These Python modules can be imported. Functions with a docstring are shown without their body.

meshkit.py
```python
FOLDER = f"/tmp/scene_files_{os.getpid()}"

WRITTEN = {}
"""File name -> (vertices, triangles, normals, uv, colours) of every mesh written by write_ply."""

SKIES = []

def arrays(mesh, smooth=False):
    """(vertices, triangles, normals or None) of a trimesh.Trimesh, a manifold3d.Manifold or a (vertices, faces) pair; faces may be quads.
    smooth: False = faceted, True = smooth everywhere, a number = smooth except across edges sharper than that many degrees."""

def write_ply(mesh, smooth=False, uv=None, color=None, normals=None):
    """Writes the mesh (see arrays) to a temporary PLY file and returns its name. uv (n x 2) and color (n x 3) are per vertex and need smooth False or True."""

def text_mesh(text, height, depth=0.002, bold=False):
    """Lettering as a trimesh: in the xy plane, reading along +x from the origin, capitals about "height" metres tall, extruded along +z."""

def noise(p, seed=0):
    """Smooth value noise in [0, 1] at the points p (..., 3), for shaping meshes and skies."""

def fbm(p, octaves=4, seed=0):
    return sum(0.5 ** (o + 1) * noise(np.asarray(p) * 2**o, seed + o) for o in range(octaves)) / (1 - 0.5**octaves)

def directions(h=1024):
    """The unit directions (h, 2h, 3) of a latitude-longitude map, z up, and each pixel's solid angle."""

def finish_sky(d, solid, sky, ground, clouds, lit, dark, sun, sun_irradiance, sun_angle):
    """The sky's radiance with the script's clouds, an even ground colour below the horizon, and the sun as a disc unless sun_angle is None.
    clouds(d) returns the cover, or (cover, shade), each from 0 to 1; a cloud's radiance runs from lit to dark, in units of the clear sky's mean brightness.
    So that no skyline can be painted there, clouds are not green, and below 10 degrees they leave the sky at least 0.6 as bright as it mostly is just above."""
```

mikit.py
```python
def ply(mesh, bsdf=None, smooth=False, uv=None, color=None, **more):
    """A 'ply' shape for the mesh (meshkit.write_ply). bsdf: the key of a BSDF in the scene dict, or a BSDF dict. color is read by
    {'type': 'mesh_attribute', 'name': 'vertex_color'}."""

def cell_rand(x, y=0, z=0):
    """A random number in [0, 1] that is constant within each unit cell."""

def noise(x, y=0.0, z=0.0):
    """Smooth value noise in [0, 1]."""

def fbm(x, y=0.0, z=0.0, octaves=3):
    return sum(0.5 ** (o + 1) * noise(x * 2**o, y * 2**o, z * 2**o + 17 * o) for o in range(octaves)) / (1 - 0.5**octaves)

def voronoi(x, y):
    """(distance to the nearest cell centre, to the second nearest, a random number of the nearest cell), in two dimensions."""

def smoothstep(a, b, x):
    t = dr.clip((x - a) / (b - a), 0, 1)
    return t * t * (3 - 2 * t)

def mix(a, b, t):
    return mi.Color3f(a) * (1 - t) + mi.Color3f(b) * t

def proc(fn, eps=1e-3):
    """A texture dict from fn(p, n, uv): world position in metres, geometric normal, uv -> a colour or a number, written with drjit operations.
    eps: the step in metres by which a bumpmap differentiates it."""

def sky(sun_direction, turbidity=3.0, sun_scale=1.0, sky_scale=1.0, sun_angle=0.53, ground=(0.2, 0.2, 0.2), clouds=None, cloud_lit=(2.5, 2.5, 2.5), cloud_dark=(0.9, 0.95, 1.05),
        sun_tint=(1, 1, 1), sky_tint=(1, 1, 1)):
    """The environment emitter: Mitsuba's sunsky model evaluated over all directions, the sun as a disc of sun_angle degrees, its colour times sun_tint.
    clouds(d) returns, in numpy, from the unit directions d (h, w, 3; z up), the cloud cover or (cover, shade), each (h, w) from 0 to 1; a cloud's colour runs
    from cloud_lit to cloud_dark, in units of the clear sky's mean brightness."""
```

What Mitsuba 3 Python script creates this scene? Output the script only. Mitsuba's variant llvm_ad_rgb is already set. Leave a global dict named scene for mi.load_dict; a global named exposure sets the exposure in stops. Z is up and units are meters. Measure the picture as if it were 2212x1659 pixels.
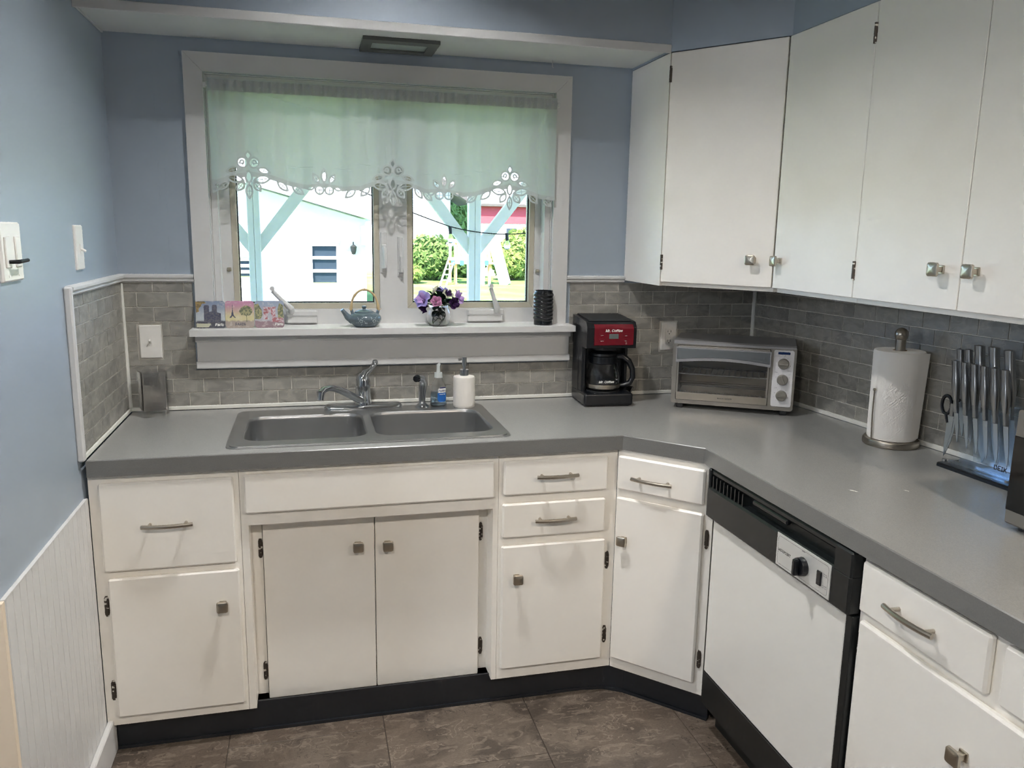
import math, random
import numpy as np, trimesh, shapely
import drjit as dr
import mitsuba as mi
import manifold3d as m3
import mikit, meshkit
from shapely.geometry import Polygon, Point, LineString, box as sbox
from shapely import affinity
from shapely.ops import unary_union

PI = math.pi
T = mi.ScalarTransform4f
scene, labels = {}, {}

# ---------------------------------------------------------------- camera, sky, exposure
CAM = np.array([0.6196, -2.98, 1.546])
_yaw, _pitch, _roll = 0.2502, -0.1849, 0.0169
_f = np.array([math.sin(_yaw) * math.cos(_pitch), math.cos(_yaw) * math.cos(_pitch), math.sin(_pitch)])
_r = np.array([math.cos(_yaw), -math.sin(_yaw), 0.0])
_u = np.cross(_r, _f)
_up = -math.sin(_roll) * _r + math.cos(_roll) * _u
scene['camera'] = {'type': 'perspective', 'fov_axis': 'x', 'fov': math.degrees(2 * math.atan(1106 / 1734.01)), 'near_clip': 0.05,
                   'to_world': T().look_at(origin=CAM.tolist(), target=(CAM + _f).tolist(), up=_up.tolist())}
exposure = 2.64
scene['sky'] = mikit.sky(sun_direction=(-0.30, -0.50, 0.80), turbidity=3.0, sun_scale=3.3, sky_scale=5.6, ground=(0.22, 0.25, 0.22), sun_tint=(0.86, 0.95, 1.08), sky_tint=(0.92, 0.96, 1.06))
LAMP_NEAR, LAMP_LEFT, LAMP_RIGHT, FILL_NEXT = 156.0, 122.0, 112.0, 36.0
LAMP_NEAR_RGB, LAMP_LEFT_RGB, LAMP_RIGHT_RGB, FILL_NEXT_RGB = (1.0, 0.99, 0.97), (1.0, 0.94, 0.86), (1.0, 0.86, 0.71), (0.92, 0.98, 1.06)


# ---------------------------------------------------------------- helpers
def lin(r, g, b):
    f = lambda c: (c / 255) / 12.92 if c / 255 <= 0.04045 else ((c / 255 + 0.055) / 1.055) ** 2.4
    return [f(r), f(g), f(b)]


def rgb(c):
    return {'type': 'rgb', 'value': list(map(float, c))}


def two(b):
    return {'type': 'twosided', 'bsdf': b}


def prin(c, rough=0.5, metal=0.0, spec=0.5, **k):
    c = c if isinstance(c, dict) else rgb(c)
    return two({'type': 'principled', 'base_color': c, 'roughness': float(rough), 'metallic': float(metal), 'specular': float(spec), **k})


def bump(b, fn, scale, eps=1e-3):
    return two({'type': 'bumpmap', 'arbitrary': mikit.proc(fn, eps), 'scale': float(scale), 'bsdf': b['bsdf']})


def mat(name, b):
    scene['mat_' + name] = b
    return 'mat_' + name


def numbered(base):
    if not any(k == base or k.startswith(base + '__') for k in list(scene) + list(labels)):
        return base
    i = 1
    while True:
        k = f'{base}_{i:03d}'
        if k not in USED:
            return k
        i += 1


USED = set()
COUNT = {}


def newkey(base):
    n = COUNT.get(base, 0)
    COUNT[base] = n + 1
    k = base if n == 0 else f'{base}_{n:03d}'
    USED.add(k)
    return k


def apply(mesh, M):
    if M is None:
        return mesh
    m = tm(mesh).copy()
    m.apply_transform(M)
    return m


def tm(mesh):
    if isinstance(mesh, (tuple, list)):
        f = np.asarray(mesh[1])
        if f.shape[1] == 4:
            f = np.vstack([f[:, [0, 1, 2]], f[:, [0, 2, 3]]])
        return trimesh.Trimesh(np.asarray(mesh[0], float), f, process=False)
    if hasattr(mesh, 'to_mesh'):
        q = mesh.to_mesh()
        return trimesh.Trimesh(np.array(q.vert_properties[:, :3], float), np.array(q.tri_verts), process=False)
    return mesh


def cat(*ms):
    return trimesh.util.concatenate([tm(m) for m in ms])


class Thing:
    """A thing (or part) whose own parts' keys start with its key; M places its local coordinates."""

    def __init__(self, base, label=None, category=None, group=None, kind=None, M=None, key=None):
        self.key = key or newkey(base)
        self.M = M
        d = {}
        if label: d['label'] = label
        if category: d['category'] = category
        if group: d['group'] = group
        if kind: d['kind'] = kind
        if d: labels[self.key] = d

    def part(self, name, mesh, bsdf, smooth=False, label=None, kind=None, **kw):
        k = newkey(self.key + '__' + name)
        scene[k] = mikit.ply(apply(mesh, self.M), bsdf, smooth, **kw)
        d = {}
        if label: d['label'] = label
        if kind: d['kind'] = kind
        if d: labels[k] = d
        return Thing(None, key=k, M=self.M)


def single(base, mesh, bsdf, smooth=False, label=None, category=None, group=None, kind=None, M=None):
    t = Thing(base, label, category, group, kind)
    scene[t.key] = mikit.ply(apply(mesh, M), bsdf, smooth)
    t.M = M
    return t


def box(x0, x1, y0, y1, z0, z1, b=0.0):
    x0, x1 = min(x0, x1), max(x0, x1); y0, y1 = min(y0, y1), max(y0, y1); z0, z1 = min(z0, z1), max(z0, z1)
    if b <= 0:
        m = trimesh.creation.box((x1 - x0, y1 - y0, z1 - z0))
        m.apply_translation(((x0 + x1) / 2, (y0 + y1) / 2, (z0 + z1) / 2))
        return m
    b = min(b, 0.49 * min(x1 - x0, y1 - y0, z1 - z0))
    p = []
    for sx in (0, 1):
        for sy in (0, 1):
            for sz in (0, 1):
                c = np.array([(x0, x1)[sx], (y0, y1)[sy], (z0, z1)[sz]])
                d = np.array([1 - 2 * sx, 1 - 2 * sy, 1 - 2 * sz]) * b
                for k in range(3):
                    q = c + d; q[k] = c[k]
                    p.append(q)
    return trimesh.convex.convex_hull(np.array(p))


def rbox(x0, x1, y0, y1, z0, z1, r, n=4):
    """box with round edges"""
    s = m3.Manifold.sphere(r, 4 * n)
    ms = [s.translate([(x0 + r, x1 - r)[i], (y0 + r, y1 - r)[j], (z0 + r, z1 - r)[k]]) for i in (0, 1) for j in (0, 1) for k in (0, 1)]
    return tm(m3.Manifold.batch_hull(ms))


def frame_of(p0, p1):
    z = np.asarray(p1, float) - p0
    z = z / np.linalg.norm(z)
    x = np.cross(z, [0, 0, 1.0] if abs(z[2]) < 0.9 else [1.0, 0, 0])
    x /= np.linalg.norm(x)
    return x, np.cross(z, x), z


def cyl(p0, p1, r0, r1=None, n=20):
    r1 = r0 if r1 is None else r1
    return tube([p0, p1], [r0, r1], n)


def tube(pts, radii, n=10, closed=False, flat=1.0):
    """a swept tube; flat squeezes the second axis"""
    P = np.asarray(pts, float)
    R = np.full(len(P), float(radii)) if np.isscalar(radii) else np.asarray(radii, float)
    d = np.gradient(P, axis=0) if len(P) > 2 else np.array([P[1] - P[0]] * 2)
    if closed:
        d = np.roll(P, -1, 0) - np.roll(P, 1, 0)
    d /= np.linalg.norm(d, axis=1, keepdims=True)
    x, y, _ = frame_of(P[0] * 0, d[0])
    V = []
    a = np.arange(n) * 2 * PI / n
    for i in range(len(P)):
        x = x - d[i] * (x @ d[i]); x /= np.linalg.norm(x)
        y = np.cross(d[i], x)
        V.append(P[i] + R[i] * (np.cos(a)[:, None] * x + flat * np.sin(a)[:, None] * y))
    V = np.vstack(V)
    F = []
    m = len(P)
    for i in range(m if closed else m - 1):
        j = (i + 1) % m
        for k in range(n):
            l = (k + 1) % n
            F += [(i * n + k, i * n + l, j * n + l), (i * n + k, j * n + l, j * n + k)]
    if not closed:
        c0, c1 = len(V), len(V) + 1
        V = np.vstack([V, P[0], P[-1]])
        for k in range(n):
            l = (k + 1) % n
            F += [(c0, l, k), (c1, (m - 1) * n + k, (m - 1) * n + l)]
    return trimesh.Trimesh(V, F, process=False)


def lathe(prof, c=(0, 0, 0), n=32, sx=1.0, sy=1.0):
    """revolve (r, z) points about z"""
    prof = np.asarray(prof, float)
    a = np.arange(n) * 2 * PI / n
    V, rows = [], []
    for r, z in prof:
        if r < 1e-6:
            rows.append([len(V)] * n); V.append((0, 0, z))
        else:
            rows.append(list(range(len(V), len(V) + n)))
            V += [(r * math.cos(t) * sx, r * math.sin(t) * sy, z) for t in a]
    F = []
    for i in range(len(prof) - 1):
        A, B = rows[i], rows[i + 1]
        for k in range(n):
            l = (k + 1) % n
            if A[k] != A[l]: F.append((A[k], A[l], B[l]))
            if B[k] != B[l]: F.append((A[k], B[l], B[k]))
    m = trimesh.Trimesh(np.array(V, float) + c, F, process=False)
    if m.volume < 0:
        m.invert()
    return m


def extrude(poly, depth, M=None):
    """polygon(s) in xy extruded along z by depth"""
    ms = []
    for g in getattr(poly, 'geoms', [poly]):
        if g.area > 1e-9:
            ms.append(trimesh.creation.extrude_polygon(g, depth, engine='earcut'))
    m = trimesh.util.concatenate(ms)
    if M is not None:
        m.apply_transform(M)
    return m


def xz(poly, y0, y1):
    """a polygon drawn in (x, z), extruded from y0 to y1"""
    m = extrude(poly, abs(y1 - y0))
    v = m.vertices.copy()
    m.vertices = np.stack([v[:, 0], max(y0, y1) - v[:, 2], v[:, 1]], 1)
    return m


def yz(poly, x0, x1):
    """a polygon drawn in (y, z), extruded from x0 to x1"""
    m = extrude(poly, abs(x1 - x0))
    v = m.vertices.copy()
    m.vertices = np.stack([min(x0, x1) + v[:, 2], v[:, 0], v[:, 1]], 1)
    return m


def rrect(x0, x1, z0, z1, r, n=6):
    return sbox(x0 + r, z0 + r, x1 - r, z1 - r).buffer(r, quad_segs=n)


def soft_prism(poly, d, b):
    """convex polygon (xy) extruded by d with the top edge eased by b"""
    top = poly.buffer(-b)
    pts = [(x, y, 0) for x, y in poly.exterior.coords] + [(x, y, d - b) for x, y in poly.exterior.coords] + [(x, y, d) for x, y in top.exterior.coords]
    return trimesh.convex.convex_hull(np.array(pts))


def local(o, u, z=(0, 0, 1)):
    """local x = u, y = z cross u (inward), z up"""
    u = np.asarray(u, float); u = u / np.linalg.norm(u)
    z = np.asarray(z, float)
    M = np.eye(4)
    M[:3, 0], M[:3, 1], M[:3, 2], M[:3, 3] = u, np.cross(z, u), z, o
    return M


def spin(deg, o=(0, 0, 0)):
    a = math.radians(deg)
    return local(o, (math.cos(a), math.sin(a), 0))


FACE = np.array([[1, 0, 0, 0], [0, 0, -1, 0], [0, 1, 0, 0], [0, 0, 0, 1.0]])  # xy drawing -> xz, facing -y (extruding towards -y)


def face(mesh, x, y, z, rot=0):
    """a mesh drawn in xy and extruded along +z stands upright at (x, y, z), proud towards -y"""
    m = tm(mesh).copy()
    if rot:
        m.apply_transform(trimesh.transformations.rotation_matrix(rot, (0, 0, 1)))
    m.apply_transform(FACE)
    m.apply_translation((x, y, z))
    return m


def text(s, h, x, y, z, depth=0.0006, bold=False, center=True, rot=0, slant=0.0):
    m = meshkit.text_mesh(s, h, depth, bold)
    v = m.vertices.copy()
    if center:
        v[:, 0] -= (v[:, 0].min() + v[:, 0].max()) / 2
    v[:, 0] += slant * v[:, 1]
    m.vertices = v
    return face(m, x, y, z, rot)


nz, fbm, smooth, mix = mikit.noise, mikit.fbm, mikit.smoothstep, mikit.mix

# ---------------------------------------------------------------- materials
WHITE = lin(233, 230, 224)
def f_white(p, n, uv):
    a = fbm(p.x * 3, p.y * 3, p.z * 3)
    return mix(WHITE, lin(228, 223, 214), smooth(0.45, 0.75, a) * 0.7)
def f_brush(p, n, uv):
    return fbm(p.x * 260 + p.y * 260, p.z * 120, p.y * 60, 2)
M_CAB = mat('cabinet_paint', bump(prin(mikit.proc(f_white), 0.36), f_brush, 0.00022))
M_TRIM = mat('trim_paint', prin(lin(202, 202, 202), 0.42))
M_PLATE = mat('plate_plastic', prin(lin(228, 226, 222), 0.3))
M_CREAM = mat('sash_cream', prin(lin(182, 176, 160), 0.45))
def f_blue(p, n, uv):
    a = fbm(p.x * 2.2 + 3, p.y * 2.2, p.z * 2.2)
    return mix(lin(146, 158, 172), lin(152, 164, 176), a)
def f_roll(p, n, uv):
    return fbm(p.x * 160, p.y * 160, p.z * 160, 2)
M_BLUE = mat('wall_paint', bump(prin(mikit.proc(f_blue), 0.42), f_roll, 0.0003))
M_CEIL = mat('ceiling_paint', prin(lin(196, 192, 184), 0.85))
M_SOFFIT = mat('soffit_paint', prin(lin(206, 208, 206), 0.5))
M_TAN = mat('tan_paint', prin(lin(222, 207, 187), 0.6))

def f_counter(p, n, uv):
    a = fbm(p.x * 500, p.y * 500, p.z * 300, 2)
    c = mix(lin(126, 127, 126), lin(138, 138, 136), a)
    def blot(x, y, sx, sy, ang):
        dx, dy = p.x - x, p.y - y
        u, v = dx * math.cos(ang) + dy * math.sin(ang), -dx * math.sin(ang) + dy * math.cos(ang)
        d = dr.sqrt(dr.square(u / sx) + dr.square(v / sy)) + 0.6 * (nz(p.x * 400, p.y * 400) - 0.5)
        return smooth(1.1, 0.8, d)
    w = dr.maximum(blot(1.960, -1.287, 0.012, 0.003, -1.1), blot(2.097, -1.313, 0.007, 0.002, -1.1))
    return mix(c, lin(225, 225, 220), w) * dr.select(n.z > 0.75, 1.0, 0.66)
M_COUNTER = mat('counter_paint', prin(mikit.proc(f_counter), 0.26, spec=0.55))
M_CAULK = mat('caulk', prin(lin(222, 222, 216), 0.5))

def tile_fn(c0, c1, s):
    def f(p, n, uv):
        w = fbm(p.x * 14 + s, p.y * 14, p.z * 22, 3)
        v = fbm((p.x + p.y) * 30 + 4 * w + s, p.z * 55 + 3 * w, p.y * 9, 4)
        vein = smooth(0.035, 0.0, dr.abs(fbm((p.x + p.y) * 18 + s, p.z * 30 + 5 * w, 3.0, 3) - 0.5))
        c = mix(c0, c1, smooth(0.25, 0.75, v))
        return mix(c, lin(176, 170, 158), 0.28 * vein)
    return f
M_TILE = [mat(f'wall_tile_{i}', prin(mikit.proc(tile_fn(lin(*a), lin(*b), 7.3 * i)), 0.38)) for i, (a, b) in enumerate([
    ((128, 127, 122), (149, 147, 141)), ((133, 132, 126), (152, 150, 144)), ((123, 122, 118), (144, 142, 137))])]
M_GROUT = mat('wall_grout', prin(lin(204, 201, 194), 0.8))

def slate_fn(s):
    def f(p, n, uv):
        x, y = p.x + 0.13 * s, p.y
        w = fbm(x * 7, y * 7, 1.0, 3)
        w2 = fbm(x * 19, y * 31, 4.0, 3)
        v = fbm(x * 10 + 2.5 * w, y * 17 + 2 * w2, 2.0, 4)
        c = mix(lin(66, 58, 52), lin(98, 88, 79), smooth(0.30, 0.70, v))
        c = mix(c, lin(96, 84, 74), 0.6 * smooth(0.5, 0.75, fbm(x * 4, y * 4, 7.0, 2)))
        def crack(fx, fy, k, wd):
            r = fbm(x * fx + 3.0 * w, y * fy + 3.0 * w2, k, 3)
            g = smooth(0.42, 0.62, nz(x * 11, y * 15, k + 2.0))
            return smooth(wd, 0.0, dr.abs(r - 0.5)) * g
        c = mix(c, lin(52, 45, 41), 0.75 * dr.maximum(crack(15, 26, 5.0, 0.018), crack(31, 17, 11.0, 0.015)))
        c = mix(c, lin(140, 128, 116), 0.55 * dr.maximum(crack(12, 24, 17.0, 0.022), smooth(0.60, 0.75, fbm(x * 40 + 5 * w2, y * 70, 9.0, 3)) * 0.6))
        return c * (0.9 + 0.2 * nz(x * 240, y * 300, 1.0))
    return f
M_SLATE = [mat(f'floor_slate_{i}', prin(mikit.proc(slate_fn(11.7 * i)), 0.42)) for i in range(2)]
M_FGROUT = mat('floor_grout', prin(lin(70, 62, 56), 0.9))
M_TOE = mat('black_vinyl', prin(lin(15, 19, 26), 0.42))
M_BLACK = mat('black_plastic', prin(lin(13, 16, 21), 0.25))
M_BLACKM = mat('black_matte', prin(lin(26, 28, 30), 0.55))
M_DWBLACK = mat('dishwasher_black', prin(lin(15, 19, 21), 0.40))
M_DW = mat('dishwasher_enamel', prin(lin(224, 222, 217), 0.25))
M_NICKEL = mat('brushed_nickel', prin(lin(176, 168, 156), 0.30, 1.0))
M_KNOB = mat('satin_knob', prin(lin(188, 180, 166), 0.28, 1.0))
def f_hinge(p, n, uv):
    a = nz(p.x * 160, p.y * 160, p.z * 160)
    return mix(lin(72, 66, 60), lin(215, 212, 205), smooth(0.72, 0.76, a))
M_HINGE = mat('worn_hinge', prin(mikit.proc(f_hinge), 0.4, 0.6))
M_CHROME = mat('chrome', prin(lin(205, 208, 212), 0.09, 1.0))
M_STEEL = mat('sink_steel', prin(lin(184, 185, 186), 0.30, 0.95))
M_STEELH = mat('knife_steel', prin(lin(170, 170, 170), 0.22, 1.0))
M_BLADE = mat('blade_steel', prin(lin(190, 195, 200), 0.2, 1.0))
M_OVEN = mat('oven_steel', prin(lin(158, 153, 146), 0.34, 0.9))
M_OVENTOP = mat('oven_top', prin(lin(165, 165, 168), 0.38, 0.7))
M_MIRROR = mat('mirror_steel', prin(lin(190, 190, 188), 0.06, 1.0))
M_GREYK = mat('grey_knob', prin(lin(140, 136, 128), 0.4, 0.3))
M_CAVITY = mat('oven_cavity', prin(lin(88, 84, 76), 0.35, 0.6))
M_RED = mat('red_panel', prin(lin(104, 8, 26), 0.28, 0.1))
M_LCD = mat('lcd_grey', prin(lin(92, 100, 100), 0.2))
M_LCDB = mat('lcd_blue', prin(lin(20, 46, 96), 0.2))
M_PANELW = mat('panel_white', prin(lin(226, 224, 226), 0.35))
M_INK = mat('black_ink', prin(lin(24, 24, 26), 0.5))
M_INKG = mat('grey_ink', prin(lin(120, 118, 120), 0.5))
M_INKW = mat('white_ink', prin(lin(235, 235, 232), 0.5))
M_GLASS = mat('clear_glass', {'type': 'dielectric', 'int_ior': 1.5, 'ext_ior': 1.0})
M_PANE = mat('pane_glass', {'type': 'thindielectric', 'int_ior': 1.5, 'ext_ior': 1.0})
M_ACRYL = mat('acrylic', {'type': 'thindielectric', 'int_ior': 1.49, 'ext_ior': 1.0, 'specular_transmittance': rgb((0.9, 0.94, 0.98))})
M_BLACKGLASS = mat('black_glass', prin(lin(8, 9, 11), 0.06))
M_CERAMIC = mat('white_ceramic', prin(lin(232, 228, 222), 0.22))
def f_towel(p, n, uv):
    a, z = dr.atan2(p.y + 0.895, p.x - 2.39) * 0.072, p.z
    u, v = (a + z) / 0.052, (a - z) / 0.052
    fu, fv = dr.abs(u - dr.round(u)), dr.abs(v - dr.round(v))
    m = dr.maximum(fu, fv)
    ring = smooth(0.06, 0.02, dr.abs(m - 0.42)) + smooth(0.05, 0.02, dr.abs(m - 0.2))
    return -ring + 0.06 * nz(p.x * 400, p.y * 400, p.z * 400)
M_TOWEL = mat('paper_towel', bump(prin(lin(232, 228, 222), 0.9), f_towel, 0.0014))
M_CARD = mat('cardboard', prin(lin(150, 126, 98), 0.9))
def f_curtain(p, n, uv):
    return mix(lin(232, 236, 234), lin(222, 228, 226), nz(p.x * 900, p.y * 10, p.z * 900))
M_SHEER = mat('curtain_cloth', {'type': 'principledthin', 'base_color': rgb([0.58, 0.60, 0.62]), 'roughness': 0.8, 'diff_trans': 1.05, 'spec_trans': 0.0})
M_LACE = mat('curtain_lace', {'type': 'principledthin', 'base_color': rgb([0.52, 0.54, 0.55]), 'roughness': 0.8, 'diff_trans': 0.45, 'spec_trans': 0.0})
M_BULB = lambda v, c: {'type': 'area', 'radiance': rgb([v * x for x in c])}
M_LENS = mat('frosted_lens', prin(lin(150, 158, 155), 0.5))
M_VENT = mat('vent_grey', prin(lin(84, 86, 84), 0.45))
M_LEAF = mat('silk_leaf', prin(lin(26, 48, 38), 0.6))
M_LAV = mat('petal_lavender', {'type': 'principledthin', 'base_color': rgb(lin(166, 156, 214)), 'roughness': 0.7, 'diff_trans': 0.35})
M_LAVP = mat('petal_lavender_pink', {'type': 'principledthin', 'base_color': rgb(lin(186, 156, 206)), 'roughness': 0.7, 'diff_trans': 0.35})
M_PINK = mat('petal_pink', {'type': 'principledthin', 'base_color': rgb(lin(186, 132, 166)), 'roughness': 0.7, 'diff_trans': 0.3})
M_PLUM = mat('petal_plum', {'type': 'principledthin', 'base_color': rgb(lin(54, 36, 70)), 'roughness': 0.7, 'diff_trans': 0.2})
M_BUD = mat('bud_cream', {'type': 'principledthin', 'base_color': rgb(lin(196, 196, 176)), 'roughness': 0.7, 'diff_trans': 0.3})
M_BAMBOO = mat('bamboo', prin(lin(186, 164, 124), 0.45))
M_SOAPW = mat('soap_plastic', {'type': 'principledthin', 'base_color': rgb(lin(225, 230, 230)), 'roughness': 0.3, 'diff_trans': 0.8})
M_GEL = mat('soap_gel', {'type': 'dielectric', 'int_ior': 1.36, 'ext_ior': 1.0, 'specular_transmittance': rgb((0.72, 0.86, 0.97))})
M_LABELB = mat('label_blue', prin(lin(30, 92, 168), 0.4))
M_NAVY = mat('label_navy', prin(lin(30, 44, 100), 0.4))
M_VASEB = mat('black_vase_glass', prin(lin(18, 21, 25), 0.08))

# ---------------------------------------------------------------- the room
CT, CTB = 0.914, 0.866            # counter top and underside
CEIL = 2.60
RW0, RWD = np.array([2.415, 0.0]), np.array([0.079, -1.0]) / np.linalg.norm([0.079, -1.0])   # the right wall runs slightly out of square
def rw(y):
    return 2.415 - 0.079 * y
WX0, WX1, WZ0, WZ1 = 0.303, 1.525, 1.185, 2.056      # window opening

t = Thing('floor', kind='structure')
t.part('subfloor', box(-3.2, 3.2, -6.0, 0.12, -0.12, -0.004), M_FGROUT)
PITCH = 0.470
for k in range(-1, 5):
    x0 = 0.346 + PITCH * k
    off = [-0.655, -0.42, -0.585, -0.30][k % 4]
    for j in range(-1, 12):
        y1 = off - PITCH * j
        y0 = y1 - PITCH
        xa, xb, ya, yb = max(x0, 0.001), min(x0 + PITCH, 2.35), max(y0, -5.9), min(y1, -0.01)
        if yb - ya < 0.02 or xb - xa < 0.02:
            continue
        if ya > -0.55:
            continue
        t.part('tile', box(xa + 0.0012, xb - 0.0012, ya + 0.0012, yb - 0.0012, -0.010, 0.0, 0.001), M_SLATE[(k * 3 + j) % 2])
t.part('far_floor', box(-3.1, 0.0, -5.9, -1.30, -0.010, -0.001), M_SLATE[0])

t = Thing('ceiling', kind='structure')
CANX, CANY, CANR, CANH = 0.90, -0.96, 0.068, 0.054
t.part('panel', extrude(sbox(-3.2, -6.0, 3.2, 0.12).difference(Point(CANX, CANY).buffer(CANR + 0.004, quad_segs=12)), 0.16, trimesh.transformations.translation_matrix((0, 0, CEIL))), M_CEIL)
t.part('cover', box(-3.2, 3.2, -6.0, 0.12, CEIL + 0.17, CEIL + 0.2), M_CEIL)

wb = Thing('wall_back', kind='structure')
hole = sbox(WX0, WZ0, WX1, WZ1)
wb.part('panel', xz(sbox(-0.12, -0.4, 2.7, CEIL).difference(hole), 0.0, 0.13), M_BLUE)
# faint vertical joints of the wall boards left of the window
for x in (0.145, 0.165):
    wb.part('board_joint', box(x, x + 0.0016, -0.0006, 0.001, 1.40, 2.1), M_BLUE)

wl = Thing('wall_left', kind='structure')
wl.part('panel', yz(sbox(-6.0, 0.0, 0.0, CEIL).difference(sbox(-2.55, -0.1, -1.27, 2.06)), -0.12, 0.0), M_BLUE)  # unseen doorway header added to cut the next-room fill above the upper doors
# beadboard wainscot: one entry per board
WTOP = 0.803
y = -0.6112
while y > -1.262:
    w = min(0.0405, y + 1.268)
    if w > 0.006:
        wl.part('plank', box(0.0, 0.008, y - w + 0.0006, y - 0.0006, 0.10, WTOP - 0.002, 0.0022), M_TRIM)
    y -= 0.0405
wl.part('wainscot_edge', box(0.0, 0.0095, -1.268, -0.628, WTOP - 0.002, WTOP + 0.001, 0.0004), M_TRIM)
wl.part('end_panel', box(-0.12, 0.009, -1.286, -1.2702, 0.0, 0.802), M_TAN)

def wall_right_box(y0, y1, z0, z1, t0, t1):
    """a slab along the right wall between distances t0 and t1 into the room (negative = into the room)"""
    p = [(rw(y0) + t0, y0), (rw(y1) + t0, y1), (rw(y1) + t1, y1), (rw(y0) + t1, y0)]
    return extrude(Polygon(p), z1 - z0, trimesh.transformations.translation_matrix((0, 0, z0)))
wr = Thing('wall_right', kind='structure')
wr.part('panel', wall_right_box(0.0, -6.0, 0.0, CEIL, 0.0, 0.12), M_BLUE)
single('wall_rear', box(-3.2, 3.2, -6.1, -6.0, -0.1, CEIL), M_BLUE, kind='structure')
t = Thing('wall_front', kind='structure')          # the far side of the next room, beyond the end of the short left wall
t.part('panel', box(-3.2, -3.1, -6.0, 0.0, -0.1, CEIL), M_BLUE)
t.part('return_panel', box(-3.1, -0.12, -0.1, 0.0, -0.1, CEIL), M_BLUE)

# soffit over the window and over the wall cabinets
SF, SZ = -0.332, 2.164
s = Thing('wall_soffit', kind='structure')
s.part('panel', box(0.0, 1.829, SF, 0.0, SZ + 0.004, CEIL), M_BLUE)
s.part('underside', box(0.0, 1.8285, SF + 0.001, -0.0005, SZ, SZ + 0.0035), M_SOFFIT)
s.part('edge_strip', box(0.0, 1.829, SF - 0.006, SF, SZ - 0.012, SZ + 0.016, 0.002), M_TRIM)
s.part('end_bead', box(0.0, 0.008, SF + 0.004, -0.002, SZ - 0.006, SZ - 0.0002, 0.002), M_TRIM)
bulk = Polygon([(1.829, 0), (1.829, -0.335), (2.080, -0.658), (2.080, -3.0), (rw(-3.0), -3.0), (rw(0), 0)])
s.part('bulkhead', extrude(bulk, CEIL - 2.157, trimesh.transformations.translation_matrix((0, 0, 2.157))), M_BLUE)
s.part('board_joint', box(0.571, 0.5735, SF - 0.0012, SF + 0.002, SZ + 0.02, CEIL), M_BLUE)
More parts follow.
